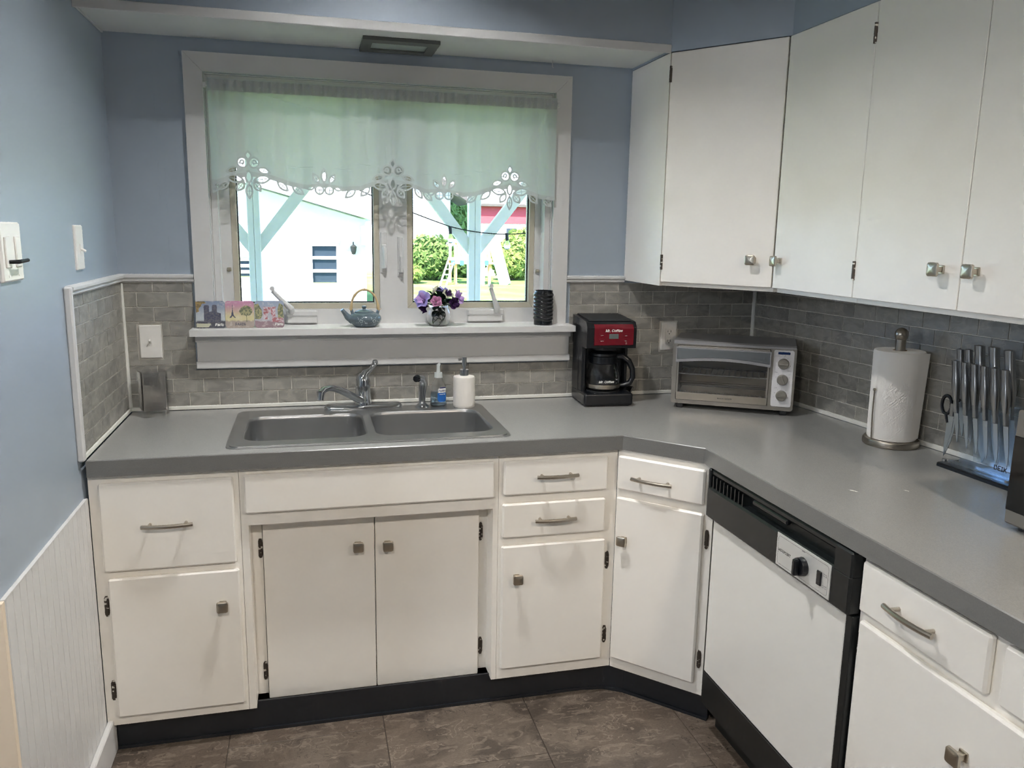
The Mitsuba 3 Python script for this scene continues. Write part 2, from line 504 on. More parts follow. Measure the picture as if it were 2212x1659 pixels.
s.part('hook', tube([(1.50, -0.045, SZ), (1.50, -0.045, SZ - 0.022), (1.503, -0.045, SZ - 0.026)], 0.0014, 6), M_TRIM)

t = Thing('ceiling_light', 'recessed oblong soffit light with dark frame and frosted lens above the window', 'light')
V0 = np.array([0.815, -0.208]); 
t.part('frame', cat(extrude(sbox(0.815, -0.210, 1.066, -0.022).difference(sbox(0.848, -0.165, 1.033, -0.062)), 0.012, trimesh.transformations.translation_matrix((0, 0, SZ - 0.012)))), M_VENT)
t.part('lens', box(0.848, 1.033, -0.165, -0.062, SZ - 0.006, SZ - 0.0005), M_LENS)

# ---------------------------------------------------------------- backsplash tiles (each a part of its wall)
ROWS = [1.363, 1.329] + [1.329 - 0.0505 * k for k in range(1, 9)]
ROWS[-1] = 0.926
def tile_mesh(w, h, d=0.0042, c=0.0009):
    a = np.array([[0, 0], [w, 0], [w, h], [0, h]], float)
    b = np.array([[c, c], [w - c, c], [w - c, h - c], [c, h - c]], float)
    V = [(x, 0, z) for x, z in a] + [(x, -d + c, z) for x, z in a] + [(x, -d, z) for x, z in b]
    F = []
    for o in (0, 4):
        for k in range(4):
            l = (k + 1) % 4
            F += [(o + k, o + l, o + 4 + l), (o + k, o + 4 + l, o + 4 + k)]
    F += [(8, 9, 10), (8, 10, 11)]
    return trimesh.Trimesh(V, F, process=False)
rng = random.Random(5)
def tile_wall(wall, M, length, phase, holes, z_of_top=None):
    for i in range(len(ROWS) - 1):
        z1, z0 = ROWS[i], ROWS[i + 1]
        x = phase[i % 2] - 0.1 * math.ceil(phase[i % 2] / 0.1)
        while x < length:
            a, b = max(x, 0.003), min(x + 0.1, length - 0.002)
            x += 0.1
            if b - a < 0.008:
                continue
            r = sbox(a + 0.0015, z0 + 0.0015, b - 0.0015, z1 - 0.0015)
            m = None
            cut = any(r.intersects(h) for h in holes)
            if not cut:
                m = tile_mesh(b - a - 0.003, z1 - z0 - 0.003, 0.0038 + 0.0008 * rng.random())
                m.apply_translation((a + 0.0015, -0.002, z0 + 0.0015))
            else:
                q = r
                for h in holes:
                    q = q.difference(h)
                gs = [g for g in getattr(q, 'geoms', [q]) if g.area > 4e-5]
                if not gs:
                    continue
                m = cat(*[xz(g, -0.002, -0.007) for g in gs])
            m.apply_transform(M)
            k = newkey(wall.key + '__tile')
            scene[k] = mikit.ply(m, M_TILE[rng.randrange(3)])
# back wall
apron_hole = [sbox(0.232, 1.056, 1.606, 1.40), sbox(0.046, 1.095, 0.129, 1.222), sbox(1.988, 1.086, 2.068, 1.212)]
tile_wall(wb, np.eye(4), 2.414, (0.005, 0.053), apron_hole)
grout = sbox(0.0, 0.92, 2.414, 1.363)
for h in apron_hole[:1]:
    grout = grout.difference(h)
wb.part('grout', xz(grout, -0.0035, -0.0002), M_GROUT)
# right wall
LR = 2.6
MR = local((rw(0), 0, 0), (RWD[0], RWD[1], 0))
tile_wall(wr, MR, LR, (0.025, 0.075), [])
g2 = apply(xz(sbox(0.0, 0.92, LR, 1.363), -0.0035, -0.0002), MR)
wr.part('grout', g2, M_GROUT)
# left wall (local x runs from the end towards the corner)
ML = local((0, -0.621, 0), (0, 1, 0))
tile_wall(wl, ML, 0.621, (0.03, 0.08), [])
wl.part('grout', apply(xz(sbox(0.0, 0.92, 0.621, 1.363), -0.0035, -0.0002), ML), M_GROUT)
# caulk lines
def bead(pts, r, name, wall):
    wall.part(name, tube(pts, r, 8), M_CAULK)
wb.part('caulk', box(0.0, 2.41, -0.0125, -0.0072, CT + 0.0005, 0.929, 0.002), M_CAULK)
wl.part('caulk', box(0.0072, 0.0135, -0.632, -0.013, CT + 0.0005, 0.929, 0.002), M_CAULK)
wr.part('caulk', wall_right_box(-0.02, -2.6, CT + 0.0005, 0.929, -0.0125, -0.0072), M_CAULK)
wb.part('corner_caulk', tube([(0.0085, -0.0085, 0.93), (0.0085, -0.0085, 1.36)], [0.0085, 0.0045], 8), M_CAULK)
wb.part('corner_caulk', tube([(2.404, -0.0095, 0.93), (2.404, -0.0095, 1.37)], [0.0085, 0.0085], 8), M_CAULK)

# chair-rail trim above the tile
RAIL = Polygon([(0, 1.363), (-0.008, 1.363), (-0.016, 1.369), (-0.014, 1.374), (-0.021, 1.380), (-0.021, 1.387), (-0.012, 1.391), (0, 1.391)])
tr = Thing('trim_1', kind='structure')
tr.part('rail_left', apply(yz(RAIL, 0, 0.634), np.array([[0, -1, 0, 0.0], [1, 0, 0, -0.634], [0, 0, 1, 0], [0, 0, 0, 1.0]])), M_TRIM)
tr.part('rail_back', yz(RAIL, 0.0, 0.241), M_TRIM)
tr.part('rail_right', yz(RAIL, 1.588, 1.826), M_TRIM)
tr.part('end_board', box(0.0, 0.019, -0.656, -0.6335, CT + 0.002, 1.390, 0.004), M_TRIM)

single('baseboard_left', box(0.009, 0.026, -1.268, -0.583, 0.0, 0.11, 0.003), M_TRIM, kind='structure')

# ---------------------------------------------------------------- window
YF, YG = 0.060, 0.085
w = Thing('window_1', kind='structure')
def mitre(x0, x1, z0, z1, wd, y0, y1, name, bottom=False, b=None):
    top = Polygon([(x0, z1), (x1, z1), (x1 - wd, z1 - wd), (x0 + wd, z1 - wd)])
    lef = Polygon([(x0, z0), (x0, z1), (x0 + wd, z1 - wd), (x0 + wd, z0 + (wd if bottom else 0))])
    rig = Polygon([(x1, z0), (x1, z1), (x1 - wd, z1 - wd), (x1 - wd, z0 + (wd if bottom else 0))])
    out = [top, lef, rig] + ([Polygon([(x0, z0), (x1, z0), (x1 - wd, z0 + wd), (x0 + wd, z0 + wd)])] if bottom else [])
    return [xz(g.buffer(-0.0004), y0, y1) for g in out]
for m in mitre(0.242, 1.587, 1.207, 2.118, 0.061, -0.020, 0.0, 'casing'):
    w.part('casing', m, M_TRIM)
# jamb liner inside the opening
for m in mitre(WX0, WX1, 1.207, WZ1, 0.004, -0.002, 0.125, 'jamb'):
    w.part('jamb', m, M_TRIM)
for m in mitre(WX0 + 0.004, WX1 - 0.004, 1.207, WZ1 - 0.004, 0.022, 0.006, YF, 'stop'):
    w.part('stop', m, M_TRIM)
fr = sbox(WX0 + 0.004, WZ0, WX1 - 0.004, WZ1 - 0.004)
g1, g2_ = sbox(0.384, 1.284, 0.861, 1.985), sbox(1.005, 1.284, 1.456, 1.985)
s1, s2 = sbox(0.364, 1.263, 0.882, 2.006), sbox(0.984, 1.263, 1.477, 2.006)
w.part('frame', xz(fr.difference(s1).difference(s2), YF, 0.125), M_TRIM)
for sx, gx in ((s1, g1), (s2, g2_)):
    x0, z0, x1, z1 = sx.bounds
    sh = None
    parts = mitre(x0, x1, z0, z1, 0.0205, YF + 0.004, 0.12, 'sash', bottom=True)
    for m in parts:
        w.part('sash', m, M_CREAM)
    gx0, gz0, gx1, gz1 = gx.bounds
    w.part('gasket', xz(gx.difference(gx.buffer(-0.004, join_style=2)), YG - 0.004, YG + 0.004), M_BLACKM)
    w.part('pane', (np.array([(gx0, YG, gz0), (gx1, YG, gz0), (gx1, YG, gz1), (gx0, YG, gz1)]), np.array([[0, 1, 2, 3]])), M_PANE)
# stool and apron
stool = Polygon([(0.227, -0.098), (1.602, -0.098), (1.602, -0.0005), (1.524, -0.0005), (1.524, YF), (0.304, YF), (0.304, -0.0005), (0.227, -0.0005)])
w.part('stool', extrude(stool, 0.022, trimesh.transformations.translation_matrix((0, 0, 1.185))), M_TRIM)
w.part('apron', cat(box(0.240, 1.600, -0.030, 0.0, 1.064, 1.184, 0.003), box(0.236, 1.604, -0.036, -0.03, 1.064, 1.090, 0.003), box(0.236, 1.604, -0.036, -0.03, 1.158, 1.184, 0.002)), M_TRIM)
# crank operators and latches
def crank(x0, x1, px, pz, tip):
    c = w.part('crank', cat(box(x0, x1, YF - 0.024, YF, 1.212, 1.258, 0.004), box(x0 - 0.002, x1 + 0.002, YF - 0.03, YF - 0.02, 1.238, 1.260, 0.004)), M_TRIM)
    y = YF - 0.036
    c.part('handle', cat(tube([(px, y + 0.008, pz), (px, y - 0.004, pz + 0.012), (px + (tip[0] - px) * 0.5, y - 0.006, (pz + tip[1]) / 2), (tip[0], y - 0.008, tip[1] - 0.008)], [0.0125, 0.012, 0.008, 0.0075], 10),
                         tube([(tip[0], y + 0.006, tip[1]), (tip[0], y - 0.020, tip[1])], [0.008, 0.0085], 12)), M_TRIM, 40)
crank(0.543, 0.652, 0.560, 1.256, (0.497, 1.340))
crank(1.212, 1.350, 1.322, 1.254, (1.296, 1.350))
for x, z, s_ in ((0.897, 1.47, 1), (0.958, 1.455, -1)):
    l = w.part('latch', cat(box(x - 0.011, x + 0.011, YF - 0.007, YF, z - 0.075, z + 0.075, 0.003), box(x - 0.007, x + 0.010, YF - 0.020, YF - 0.007, z - 0.06, z + (0.03 if s_ > 0 else 0.075), 0.003)), M_TRIM)
    l.part('lever', tube([(x + 0.002, YF - 0.018, z + 0.02 * s_), (x + 0.003, YF - 0.030, z), (x + 0.004, YF - 0.026, z - 0.055)], [0.007, 0.0075, 0.006], 8), M_TRIM, 40)
for x in (0.352, 1.489):
    w.part('sash_clip', rbox(x - 0.008, x + 0.008, YF - 0.010, YF, 1.398, 1.412, 0.004), M_KNOB, 40)

# ---------------------------------------------------------------- countertop and sink
SINK = sbox(0.385, -0.575, 1.222, -0.090)
top = Polygon([(0.0145, -0.0135), (rw(-0.01) - 0.014, -0.0135), (rw(-2.6) - 0.014, -2.6), (1.779, -2.6), (1.779, -0.832), (1.592, -0.635), (0.0145, -0.635)])
def eased_top(poly, hole, z0, z1, b):
    inner = poly.buffer(-b, join_style=2, mitre_limit=5)
    A = extrude(poly.difference(hole), z1 - z0 - b, trimesh.transformations.translation_matrix((0, 0, z0)))
    V, F = [], []
    po, pi = list(poly.exterior.coords)[:-1], list(inner.exterior.coords)[:-1]
    pi = [min(pi, key=lambda q: (q[0] - p[0]) ** 2 + (q[1] - p[1]) ** 2) for p in po]
    n = len(po)
    V = [(x, y, z1 - b) for x, y in po] + [(x, y, z1) for x, y in pi]
    ccw = poly.exterior.is_ccw
    for k in range(n):
        l = (k + 1) % n
        q = [(k, l, n + l), (k, n + l, n + k)]
        F += q if ccw else [f[::-1] for f in q]
    cap = extrude(inner.difference(hole), b * 0.5, trimesh.transformations.translation_matrix((0, 0, z1 - b * 0.5)))
    return cat(A, trimesh.Trimesh(V, F, process=False), cap)
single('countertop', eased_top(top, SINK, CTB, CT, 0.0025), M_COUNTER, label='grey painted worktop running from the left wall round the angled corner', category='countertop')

sk = Thing('sink', 'double bowl stainless steel drop-in sink below the window', 'sink')
outer = rrect(0.372, 1.236, -0.590, -0.080, 0.035)
b1, b2 = rrect(0.416, 0.789, -0.524, -0.192, 0.055), rrect(0.817, 1.195, -0.526, -0.190, 0.055)
M0 = trimesh.transformations.translation_matrix((0, 0, CT + 0.0005))
def ring_loft(polys_z, n=96):
    """loft closed outlines sampled by angle"""
    V, F = [], []
    for poly, z in polys_z:
        c = np.array(poly.centroid.coords[0])
        for k in range(n):
            a = 2 * PI * k / n
            ray = LineString([c, c + 3 * np.array([math.cos(a), math.sin(a)])])
            q = poly.exterior.intersection(ray)
            q = q if q.geom_type == 'Point' else list(q.geoms)[0]
            V.append((q.x, q.y, z))
    for i in range(len(polys_z) - 1):
        for k in range(n):
            l = (k + 1) % n
            F += [(i * n + k, (i + 1) * n + l, i * n + l), (i * n + k, (i + 1) * n + k, (i + 1) * n + l)]
    return V, F
flat = outer.buffer(-0.010)
deck = cat(extrude(outer.difference(b1).difference(b2), 0.003, M0), extrude(flat.difference(b1.buffer(0.006)).difference(b2.buffer(0.006)), 0.006, M0))
sk.part('deck', deck, M_STEEL)
for b in (b1, b2):
    c = b.centroid
    zt = CT + 0.0065
    prof = [(b.buffer(0.0062), zt), (b.buffer(0.002), zt + 0.0002), (b, zt - 0.003), (b.buffer(-0.004), zt - 0.012), (b.buffer(-0.008), CT - 0.14)]
    for k in range(1, 6):
        a = k / 5 * PI / 2
        prof.append((b.buffer(-0.008 - 0.022 * (1 - math.cos(a))), CT - 0.14 - 0.022 * math.sin(a)))
    V, F = ring_loft(prof)
    V = np.array(V)
    n = 96
    bot = len(prof) - 1
    V = np.vstack([V, [(c.x, c.y, V[-1, 2] - 0.003)]])
    F += [(bot * n + k, len(V) - 1, bot * n + (k + 1) % n) for k in range(n)]
    bowl = sk.part('bowl', trimesh.Trimesh(V, np.array(F)[:, ::-1], process=False), M_STEEL, 40)
    bowl.part('drain', lathe([(0.0, 0.0), (0.040, 0.0), (0.043, 0.002), (0.030, 0.0025), (0.0, 0.001)], (c.x, c.y, CT - 0.166), 24), M_CHROME, 40)

# faucet on the deck
ZD = CT + 0.0067
fa = Thing('faucet', 'chrome single lever kitchen faucet with long swivel spout on the sink deck', 'faucet')
base = unary_union([Point(0.69, -0.108).buffer(0.026), Point(0.915, -0.108).buffer(0.026), Point(0.80, -0.108).buffer(0.034)]).convex_hull
fa.part('escutcheon', soft_prism(base, 0.016, 0.008).apply_translation((0, 0, ZD)), M_CHROME, 50)
fa.part('body', lathe([(0.0, 0.0), (0.030, 0.0), (0.028, 0.012), (0.0265, 0.05), (0.0262, 0.064), (0.0275, 0.066), (0.0275, 0.072), (0.026, 0.074), (0.025, 0.088), (0.020, 0.102), (0.012, 0.112), (0.0, 0.116)], (0.802, -0.108, ZD + 0.014), 32), M_CHROME, 40)
sp = [(0.795, -0.125, 0.952), (0.770, -0.150, 0.968), (0.735, -0.185, 0.995), (0.702, -0.222, 1.016), (0.680, -0.248, 1.024), (0.662, -0.268, 1.022), (0.652, -0.278, 1.012)]
fa.part('spout', cat(tube(sp, [0.014, 0.0135, 0.0125, 0.0115, 0.0105, 0.0105, 0.0115], 14), cyl((0.652, -0.278, 1.017), (0.650, -0.280, 0.990), 0.0125, 0.0115, 16)), M_CHROME, 40)
fa.part('handle', cat(tube([(0.800, -0.113, 1.025), (0.812, -0.104, 1.046), (0.832, -0.092, 1.058), (0.846, -0.084, 1.076)], [0.019, 0.014, 0.008, 0.0085], 12),
                      trimesh.creation.icosphere(2, 0.0105).apply_translation((0.848, -0.083, 1.082))), M_CHROME, 40)
sp_ = Thing('side_sprayer', 'chrome pull-out side sprayer beside the faucet', 'sprayer')
sp_.part('collar', lathe([(0, 0), (0.026, 0), (0.024, 0.005), (0.014, 0.014), (0.0, 0.014)], (1.012, -0.125, ZD), 28), M_CHROME, 40)
sp_.part('wand', cat(tube([(1.012, -0.125, ZD + 0.012), (1.012, -0.125, 0.955), (1.014, -0.124, 0.985), (1.016, -0.126, 1.010), (1.008, -0.138, 1.028), (0.992, -0.155, 1.032)], [0.0105, 0.0125, 0.0135, 0.0145, 0.0145, 0.0125], 14)), M_CHROME, 40)
sp_.part('nozzle', cyl((0.992, -0.155, 1.032), (0.984, -0.163, 1.030), 0.0135, 0.0115, 16), M_BLACK)

# ---------------------------------------------------------------- base cabinets
def knob_mesh():
    head = soft_prism(rrect(-0.0165, 0.0165, -0.0165, 0.0165, 0.006), 0.010, 0.004)
    sq = []
    for x, y in rrect(-0.0165, 0.0165, -0.0165, 0.0165, 0.006).exterior.coords:
        sq.append((x, y, 0.003))
        sq.append((x * 0.97, y * 0.97, 0.0085))
        sq.append((x * 0.75, y * 0.75, 0.0105))
        sq.append((x * 0.78, y * 0.78, 0.0))
    sq.append((0, 0, 0.0118))
    head = trimesh.convex.convex_hull(np.array(sq)).apply_translation((0, 0, 0.020))
    stem = extrude(rrect(-0.0065, 0.0065, -0.0065, 0.0065, 0.002), 0.0205)
    plate = soft_prism(rrect(-0.010, 0.010, -0.010, 0.010, 0.002), 0.004, 0.001)
    return cat(head, stem, plate)
KNOB = knob_mesh()
def pull_mesh(L=0.136):
    P = [(L * (s - 0.5), 0.022 + 0.008 * (1 - (2 * s - 1) ** 2), 0.0) for s in np.linspace(0, 1, 13)]
    bar = tube([(p[0], p[2], p[1]) for p in P], 0.0062, 10)
    posts = [cyl((sx * 0.048, 0, 0.0), (sx * 0.048, 0, 0.025), 0.0045, n=10) for sx in (-1, 1)]
    return cat(bar, *posts)
PULL = pull_mesh()
def hinge_mesh():
    o = Polygon([(-0.006, -0.024), (-0.003, -0.031), (0.003, -0.031), (0.006, -0.024), (0.006, 0.024), (0.003, 0.031), (-0.003, 0.031), (-0.006, 0.024)])
    return cat(extrude(o, 0.003), cyl((0.004, -0.02, 0.003), (0.004, 0.02, 0.003), 0.0035, n=8))
HINGE = hinge_mesh()
def barrel_mesh():
    return cat(box(-0.004, 0.004, -0.026, 0.026, 0.0, 0.002), cyl((0, -0.026, 0.003), (0, 0.026, 0.003), 0.0042, n=10))
BARREL = barrel_mesh()

def door(th, x0, x1, z0, z1, knob=None, hinges=(), pull=None, y0=-0.018, y1=-0.0006, b=0.005, name='door', hm=None, hy=0.0):
    d = th.part(name, box(x0, x1, y0, y1, z0, z1, b), M_CAB)
    if knob:
        d.part('knob', face(KNOB, knob[0], y0, knob[1]), M_KNOB, 35)
    if pull:
        d.part('pull', face(PULL, pull[0], y0, pull[1]), M_NICKEL, 35)
    for hx, hz in hinges:
        d.part('hinge', face(HINGE if hm is None else hm, hx, hy, hz), M_HINGE)
    return d

YB = -0.610
# left unit: deep drawer over a door
MB = local((0, YB, 0), (1, 0, 0))
c = Thing('base_cabinet', 'white painted base cabinet with a deep drawer over a door against the left wall', 'cabinet', M=MB)
BD = 0.590
def carcass(x0, x1, z0=0.094, z1=CTB - 0.0005, holes=()):
    f = sbox(x0, z0, x1, z1)
    for h in holes:
        f = f.difference(h)
    return cat(xz(f, 0.0, 0.018), box(x0, x0 + 0.014, 0.018, BD, z0, z1), box(x1 - 0.014, x1, 0.018, BD, z0, z1), box(x0, x1, 0.018, BD, z0, z0 + 0.012))
c.part('carcass', carcass(0.0092, 0.4085), M_CAB)
door(c, 0.036, 0.394, 0.581, 0.842, pull=(0.214, 0.717), name='drawer')
door(c, 0.043, 0.400, 0.126, 0.560, knob=(0.350, 0.456), hinges=[(0.033, 0.473), (0.033, 0.208)], hy=0.0)
c.part('rail_gap', box(0.045, 0.395, -0.001, 0.0, 0.568, 0.574), M_CAB)
# sink base: false drawer front and two set-back doors
c = Thing('base_cabinet', 'white sink base cabinet with a wide false drawer front and two set-back doors', 'cabinet', M=MB)
RD = 0.080
opening = sbox(0.4305, 0.0, 1.170, 0.687)
front = sbox(0.4095, 0.094, 1.1865, CTB - 0.0005).difference(opening)
c.part('carcass', cat(xz(front, 0.0, 0.018), box(0.4125, 0.4305, 0.018, BD, 0.094, 0.687), box(1.170, 1.1835, 0.018, BD, 0.094, 0.687), box(0.4305, 1.170, 0.018, RD + 0.02, 0.687, 0.700),
                      box(0.4305, 0.462, RD, RD + 0.018, 0.094, 0.687), box(1.141, 1.170, RD, RD + 0.018, 0.094, 0.687)), M_CAB)
door(c, 0.4225, 1.1705, 0.728, 0.846, name='drawer_front')
door(c, 0.4645, 0.8010, 0.084, 0.686, knob=(0.7495, 0.577), hinges=[(0.4555, 0.583), (0.4555, 0.173)], y0=RD - 0.018, y1=RD - 0.0005, b=0.002, hy=RD)
door(c, 0.8035, 1.1385, 0.084, 0.686, knob=(0.8415, 0.573), hinges=[(1.147, 0.584), (1.149, 0.178)], y0=RD - 0.018, y1=RD - 0.0005, b=0.002, hy=RD)
# two drawers over a door
c = Thing('base_cabinet', 'white base cabinet with two shallow drawers stacked over a small door', 'cabinet', M=MB)
c.part('carcass', cat(xz(sbox(1.1875, 0.094, 1.5865, CTB - 0.0005), 0.0, 0.018), box(1.250, 1.264, 0.018, BD, 0.094, CTB - 0.0005), box(1.264, 1.579, 0.018, BD, 0.094, 0.106)), M_CAB)
door(c, 1.201, 1.548, 0.732, 0.844, pull=(1.371, 0.794), name='drawer')
door(c, 1.198, 1.544, 0.590, 0.704, pull=(1.368, 0.649), name='drawer')
door(c, 1.197, 1.548, 0.135, 0.563, knob=(1.246, 0.457), hinges=[(1.561, 0.482), (1.562, 0.215)])
# angled corner unit
ud = np.array([0.221, -0.234]); ud /= np.linalg.norm(ud)
MD = local((1.584, -0.6095, 0), (ud[0], ud[1], 0))
c = Thing('base_cabinet', 'white angled corner base cabinet with one drawer over a tall door', 'cabinet', M=MD)
LD = 0.330
c.part('carcass', cat(xz(sbox(0.0045, 0.094, LD, CTB - 0.0005), 0.0, 0.018), box(0.02, LD, 0.018, 0.30, 0.100, 0.112)), M_CAB)
door(c, 0.010, 0.303, 0.733, 0.846, pull=(0.138, 0.783), name='drawer')
door(c, 0.010, 0.304, 0.135, 0.706, knob=(0.045, 0.567), hinges=[(0.315, 0.622), (0.315, 0.218)])
# right of the dishwasher
MRT = local((1.804, 0, 0), (0, -1, 0))
c = Thing('base_cabinet', 'white base cabinet right of the dishwasher with drawers over wide doors', 'cabinet', M=MRT)
c.part('carcass', cat(xz(sbox(1.546, 0.100, 2.60, CTB - 0.0005), 0.0, 0.018), box(1.546, 1.560, 0.018, 0.55, 0.1, CTB - 0.001)), M_CAB)
door(c, 1.558, 1.906, 0.736, 0.853, pull=(1.728, 0.797), name='drawer')
door(c, 1.934, 2.280, 0.736, 0.853, pull=(2.105, 0.797), name='drawer')
door(c, 1.564, 2.12, 0.130, 0.716, knob=(1.882, 0.600), hinges=[(1.555, 0.650), (1.555, 0.215)])

# black vinyl toe kick along the cabinets
def off_line(pts, d):
    return LineString(pts).buffer(d, single_sided=True)
toe = LineString([(0.0265, -0.578), (1.50, -0.578), (1.575, -0.588), (1.635, -0.625), (1.70, -0.69), (1.842, -0.842)])
t = Thing('trim_2', kind='structure')
pts = list(toe.coords)
tb = toe.buffer(0.004, cap_style=2, join_style=2)
t.part('toe_kick', cat(extrude(tb, 0.0995), extrude(toe.buffer(0.011, cap_style=2, join_style=2), 0.010)), M_TOE)
t.part('toe_kick', box(1.848, 1.856, -2.6, -1.546, 0.0, 0.0995), M_TOE)

# dishwasher
d = Thing('dishwasher', 'white built-in dishwasher with a black control fascia under the worktop', 'dishwasher', M=local((1.786, 0, 0), (0, -1, 0)))
d.part('body', box(0.885, 1.536, 0.025, 0.55, 0.105, CTB - 0.003), M_DWBLACK)
d.part('door_panel', box(0.888, 1.514, 0.006, 0.024, 0.208, 0.709, 0.002), M_DW)
d.part('side_strip', box(1.516, 1.540, 0.004, 0.03, 0.105, 0.709, 0.002), M_DWBLACK)
fas = d.part('fascia', cat(box(0.866, 1.540, -0.012, 0.024, 0.711, 0.807, 0.006), box(0.866, 1.540, -0.004, 0.024, 0.842, 0.8625, 0.006), box(0.866, 0.880, -0.010, 0.024, 0.80, 0.8625, 0.004), box(1.476, 1.540, -0.012, 0.024, 0.80, 0.8625, 0.004), box(0.88, 1.48, 0.016, 0.024, 0.80, 0.85)), M_DWBLACK)
for k in range(9):
    x = 0.890 + 0.021 * k
    fas.part('vent_fin', box(x, x + 0.005, -0.006, 0.016, 0.806, 0.843), M_DWBLACK)
fas.part('latch_recess', box(1.105, 1.270, -0.002, 0.014, 0.826, 0.842, 0.004), M_BLACK)
pl = d.part('control_plate', face(soft_prism(rrect(1.253, 1.474, 0.720, 0.806, 0.001), 0.0022, 0.0006), 0, -0.012, 0), M_NICKEL if False else mat('plate_silver', prin(lin(206, 206, 204), 0.32, 0.35)))
ln = rrect(1.260, 1.467, 0.726, 0.800, 0.008)
pl.part('outline', face(extrude(ln.difference(ln.buffer(-0.0008)), 0.0003), 0, -0.0142, 0), M_INKG)
pl.part('lettering', text('HOTPOINT', 0.0072, 1.290, -0.0142, 0.760, 0.0003, True), M_INK)
for s_, h_, x, z in (('WASH', 0.0032, 1.367, 0.796), ('HEATED', 0.0028, 1.4555, 0.774), ('DRY ON', 0.0028, 1.4555, 0.7695), ('HEATED', 0.0028, 1.4555, 0.745), ('DRY OFF', 0.0028, 1.4555, 0.7405)):
    pl.part('lettering', text(s_, h_, x, -0.0142, z, 0.0003), M_INKG)
kn = d.part('dial', lathe([(0, 0), (0.0235, 0), (0.0225, 0.014), (0.0, 0.015)], n=28).apply_transform(FACE).apply_translation((1.369, -0.0145, 0.760)), M_BLACK, 40)
kn.part('grip', box(1.3625, 1.3755, -0.043, -0.028, 0.739, 0.781, 0.003), M_BLACK)
kn.part('pointer', face(extrude(rrect(-0.003, 0.003, -0.004, 0.004, 0.002), 0.0006), 1.3555, -0.0295, 0.744), M_INKW)
swt = d.part('rocker_switch', box(1.428, 1.444, -0.0185, -0.0142, 0.742, 0.777, 0.001), M_BLACK)
d.part('lower_panel', box(0.884, 1.540, 0.004, 0.022, 0.098, 0.206, 0.002), M_DWBLACK)
d.part('toe_plate', box(0.880, 1.540, 0.064, 0.076, 0.0, 0.103), M_DWBLACK)

# ---------------------------------------------------------------- wall cabinets
ZU0, ZU1 = 1.388, 2.154
va = np.array([1.829, -0.3345]); vb = np.array([2.0735, -0.656])
uu = (vb - va); LU = float(np.linalg.norm(uu)); uu /= LU
MU = local((va[0], va[1], 0), (uu[0], uu[1], 0))
c = Thing('wall_cabinet', 'white angled corner wall cabinet beside the window with a plain door', 'cabinet')
inn = np.array([-uu[1], uu[0]])
A0 = va + inn * 0.018; B0 = vb + inn * 0.018
fp = Polygon([(1.829, -0.001), (1.829, -0.3335), tuple(A0 + [0.003, 0.0]), tuple(B0), (rw(-0.66) - 0.009, -0.640), (rw(0) - 0.009, -0.009)])
c.part('carcass', extrude(fp, ZU1 - 1.374, trimesh.transformations.translation_matrix((0, 0, 1.374))), M_CAB)
c.M = MU
door(c, 0.002, LU - 0.002, ZU0, ZU1, knob=(0.335, 1.475), y0=-0.0, y1=0.0175, b=0.002, hinges=[(0.004, 2.085), (0.004, 1.457)], hm=BARREL, hy=0.0)
MW = local((2.0735, 0, 0), (0, -1, 0))
c = Thing('wall_cabinet', 'white wall cabinet with one tall door next to the angled corner', 'cabinet', M=MW)
c.part('carcass', box(0.662, 1.0565, 0.018, 0.375, 1.374, ZU1), M_CAB)
door(c, 0.660, 1.0565, ZU0, ZU1, knob=(0.694, 1.475), y0=0.0, y1=0.0175, b=0.0015)
c = Thing('wall_cabinet', 'white wall cabinet with a pair of doors whose knobs meet, at the right', 'cabinet', M=MW)
c.part('carcass', box(1.0585, 1.80, 0.018, 0.375, 1.374, ZU1), M_CAB)
door(c, 1.0585, 1.4295, ZU0, ZU1, knob=(1.372, 1.480), y0=0.0, y1=0.0175, b=0.0015, hinges=[(1.0575, 2.075), (1.0575, 1.462)], hm=BARREL)
door(c, 1.432, 1.80, ZU0, ZU1, knob=(1.476, 1.480), y0=0.0, y1=0.0175, b=0.0015)

# ---------------------------------------------------------------- lamps (above the frame)
def lamp(name, x, y, z, label, power, col, r=0.05, shade=True, drop=-0.03):
    t = Thing(name, label, 'lamp')
    t.part('canopy', lathe([(0, 0), (0.07, 0), (0.065, -0.015), (0.02, -0.025), (0, -0.025)], (x, y, CEIL), 28), M_KNOB, 40)
    t.part('stem', cyl((x, y, CEIL - 0.02), (x, y, z + (0.10 if shade else 0.04)), 0.010, n=12), M_KNOB, 40)
    if shade:
        t.part('shade', lathe([(0.03, 0.105), (0.075, 0.075), (0.105, 0.03), (0.115, drop), (0.112, drop), (0.102, 0.03), (0.072, 0.072), (0.03, 0.10)], (x, y, z), 36), M_BULBSHADE, 50)
    k = newkey(t.key + '__bulb')
    m = trimesh.creation.icosphere(2, r).apply_translation((x, y, z))
    scene[k] = mikit.ply(m, M_PLATE, True, emitter=M_BULB(power, col))
M_BULBSHADE = mat('lamp_shade', prin(lin(225, 222, 214), 0.6))
t = Thing('downlight', 'recessed round ceiling downlight in front of the window soffit', 'light')
t.part('trim_ring', lathe([(CANR, 0.0), (CANR + 0.022, 0.0), (CANR + 0.020, -0.005), (CANR, -0.007)], (CANX, CANY, CEIL), 36), M_TRIM, 40)
t.part('baffle', lathe([(CANR, 0.0), (CANR + 0.003, 0.0), (CANR + 0.003, CANH + 0.02), (0.0, CANH + 0.02), (0.0, CANH + 0.016), (CANR, CANH + 0.016)], (CANX, CANY, CEIL), 36), M_BLACKM, 40)
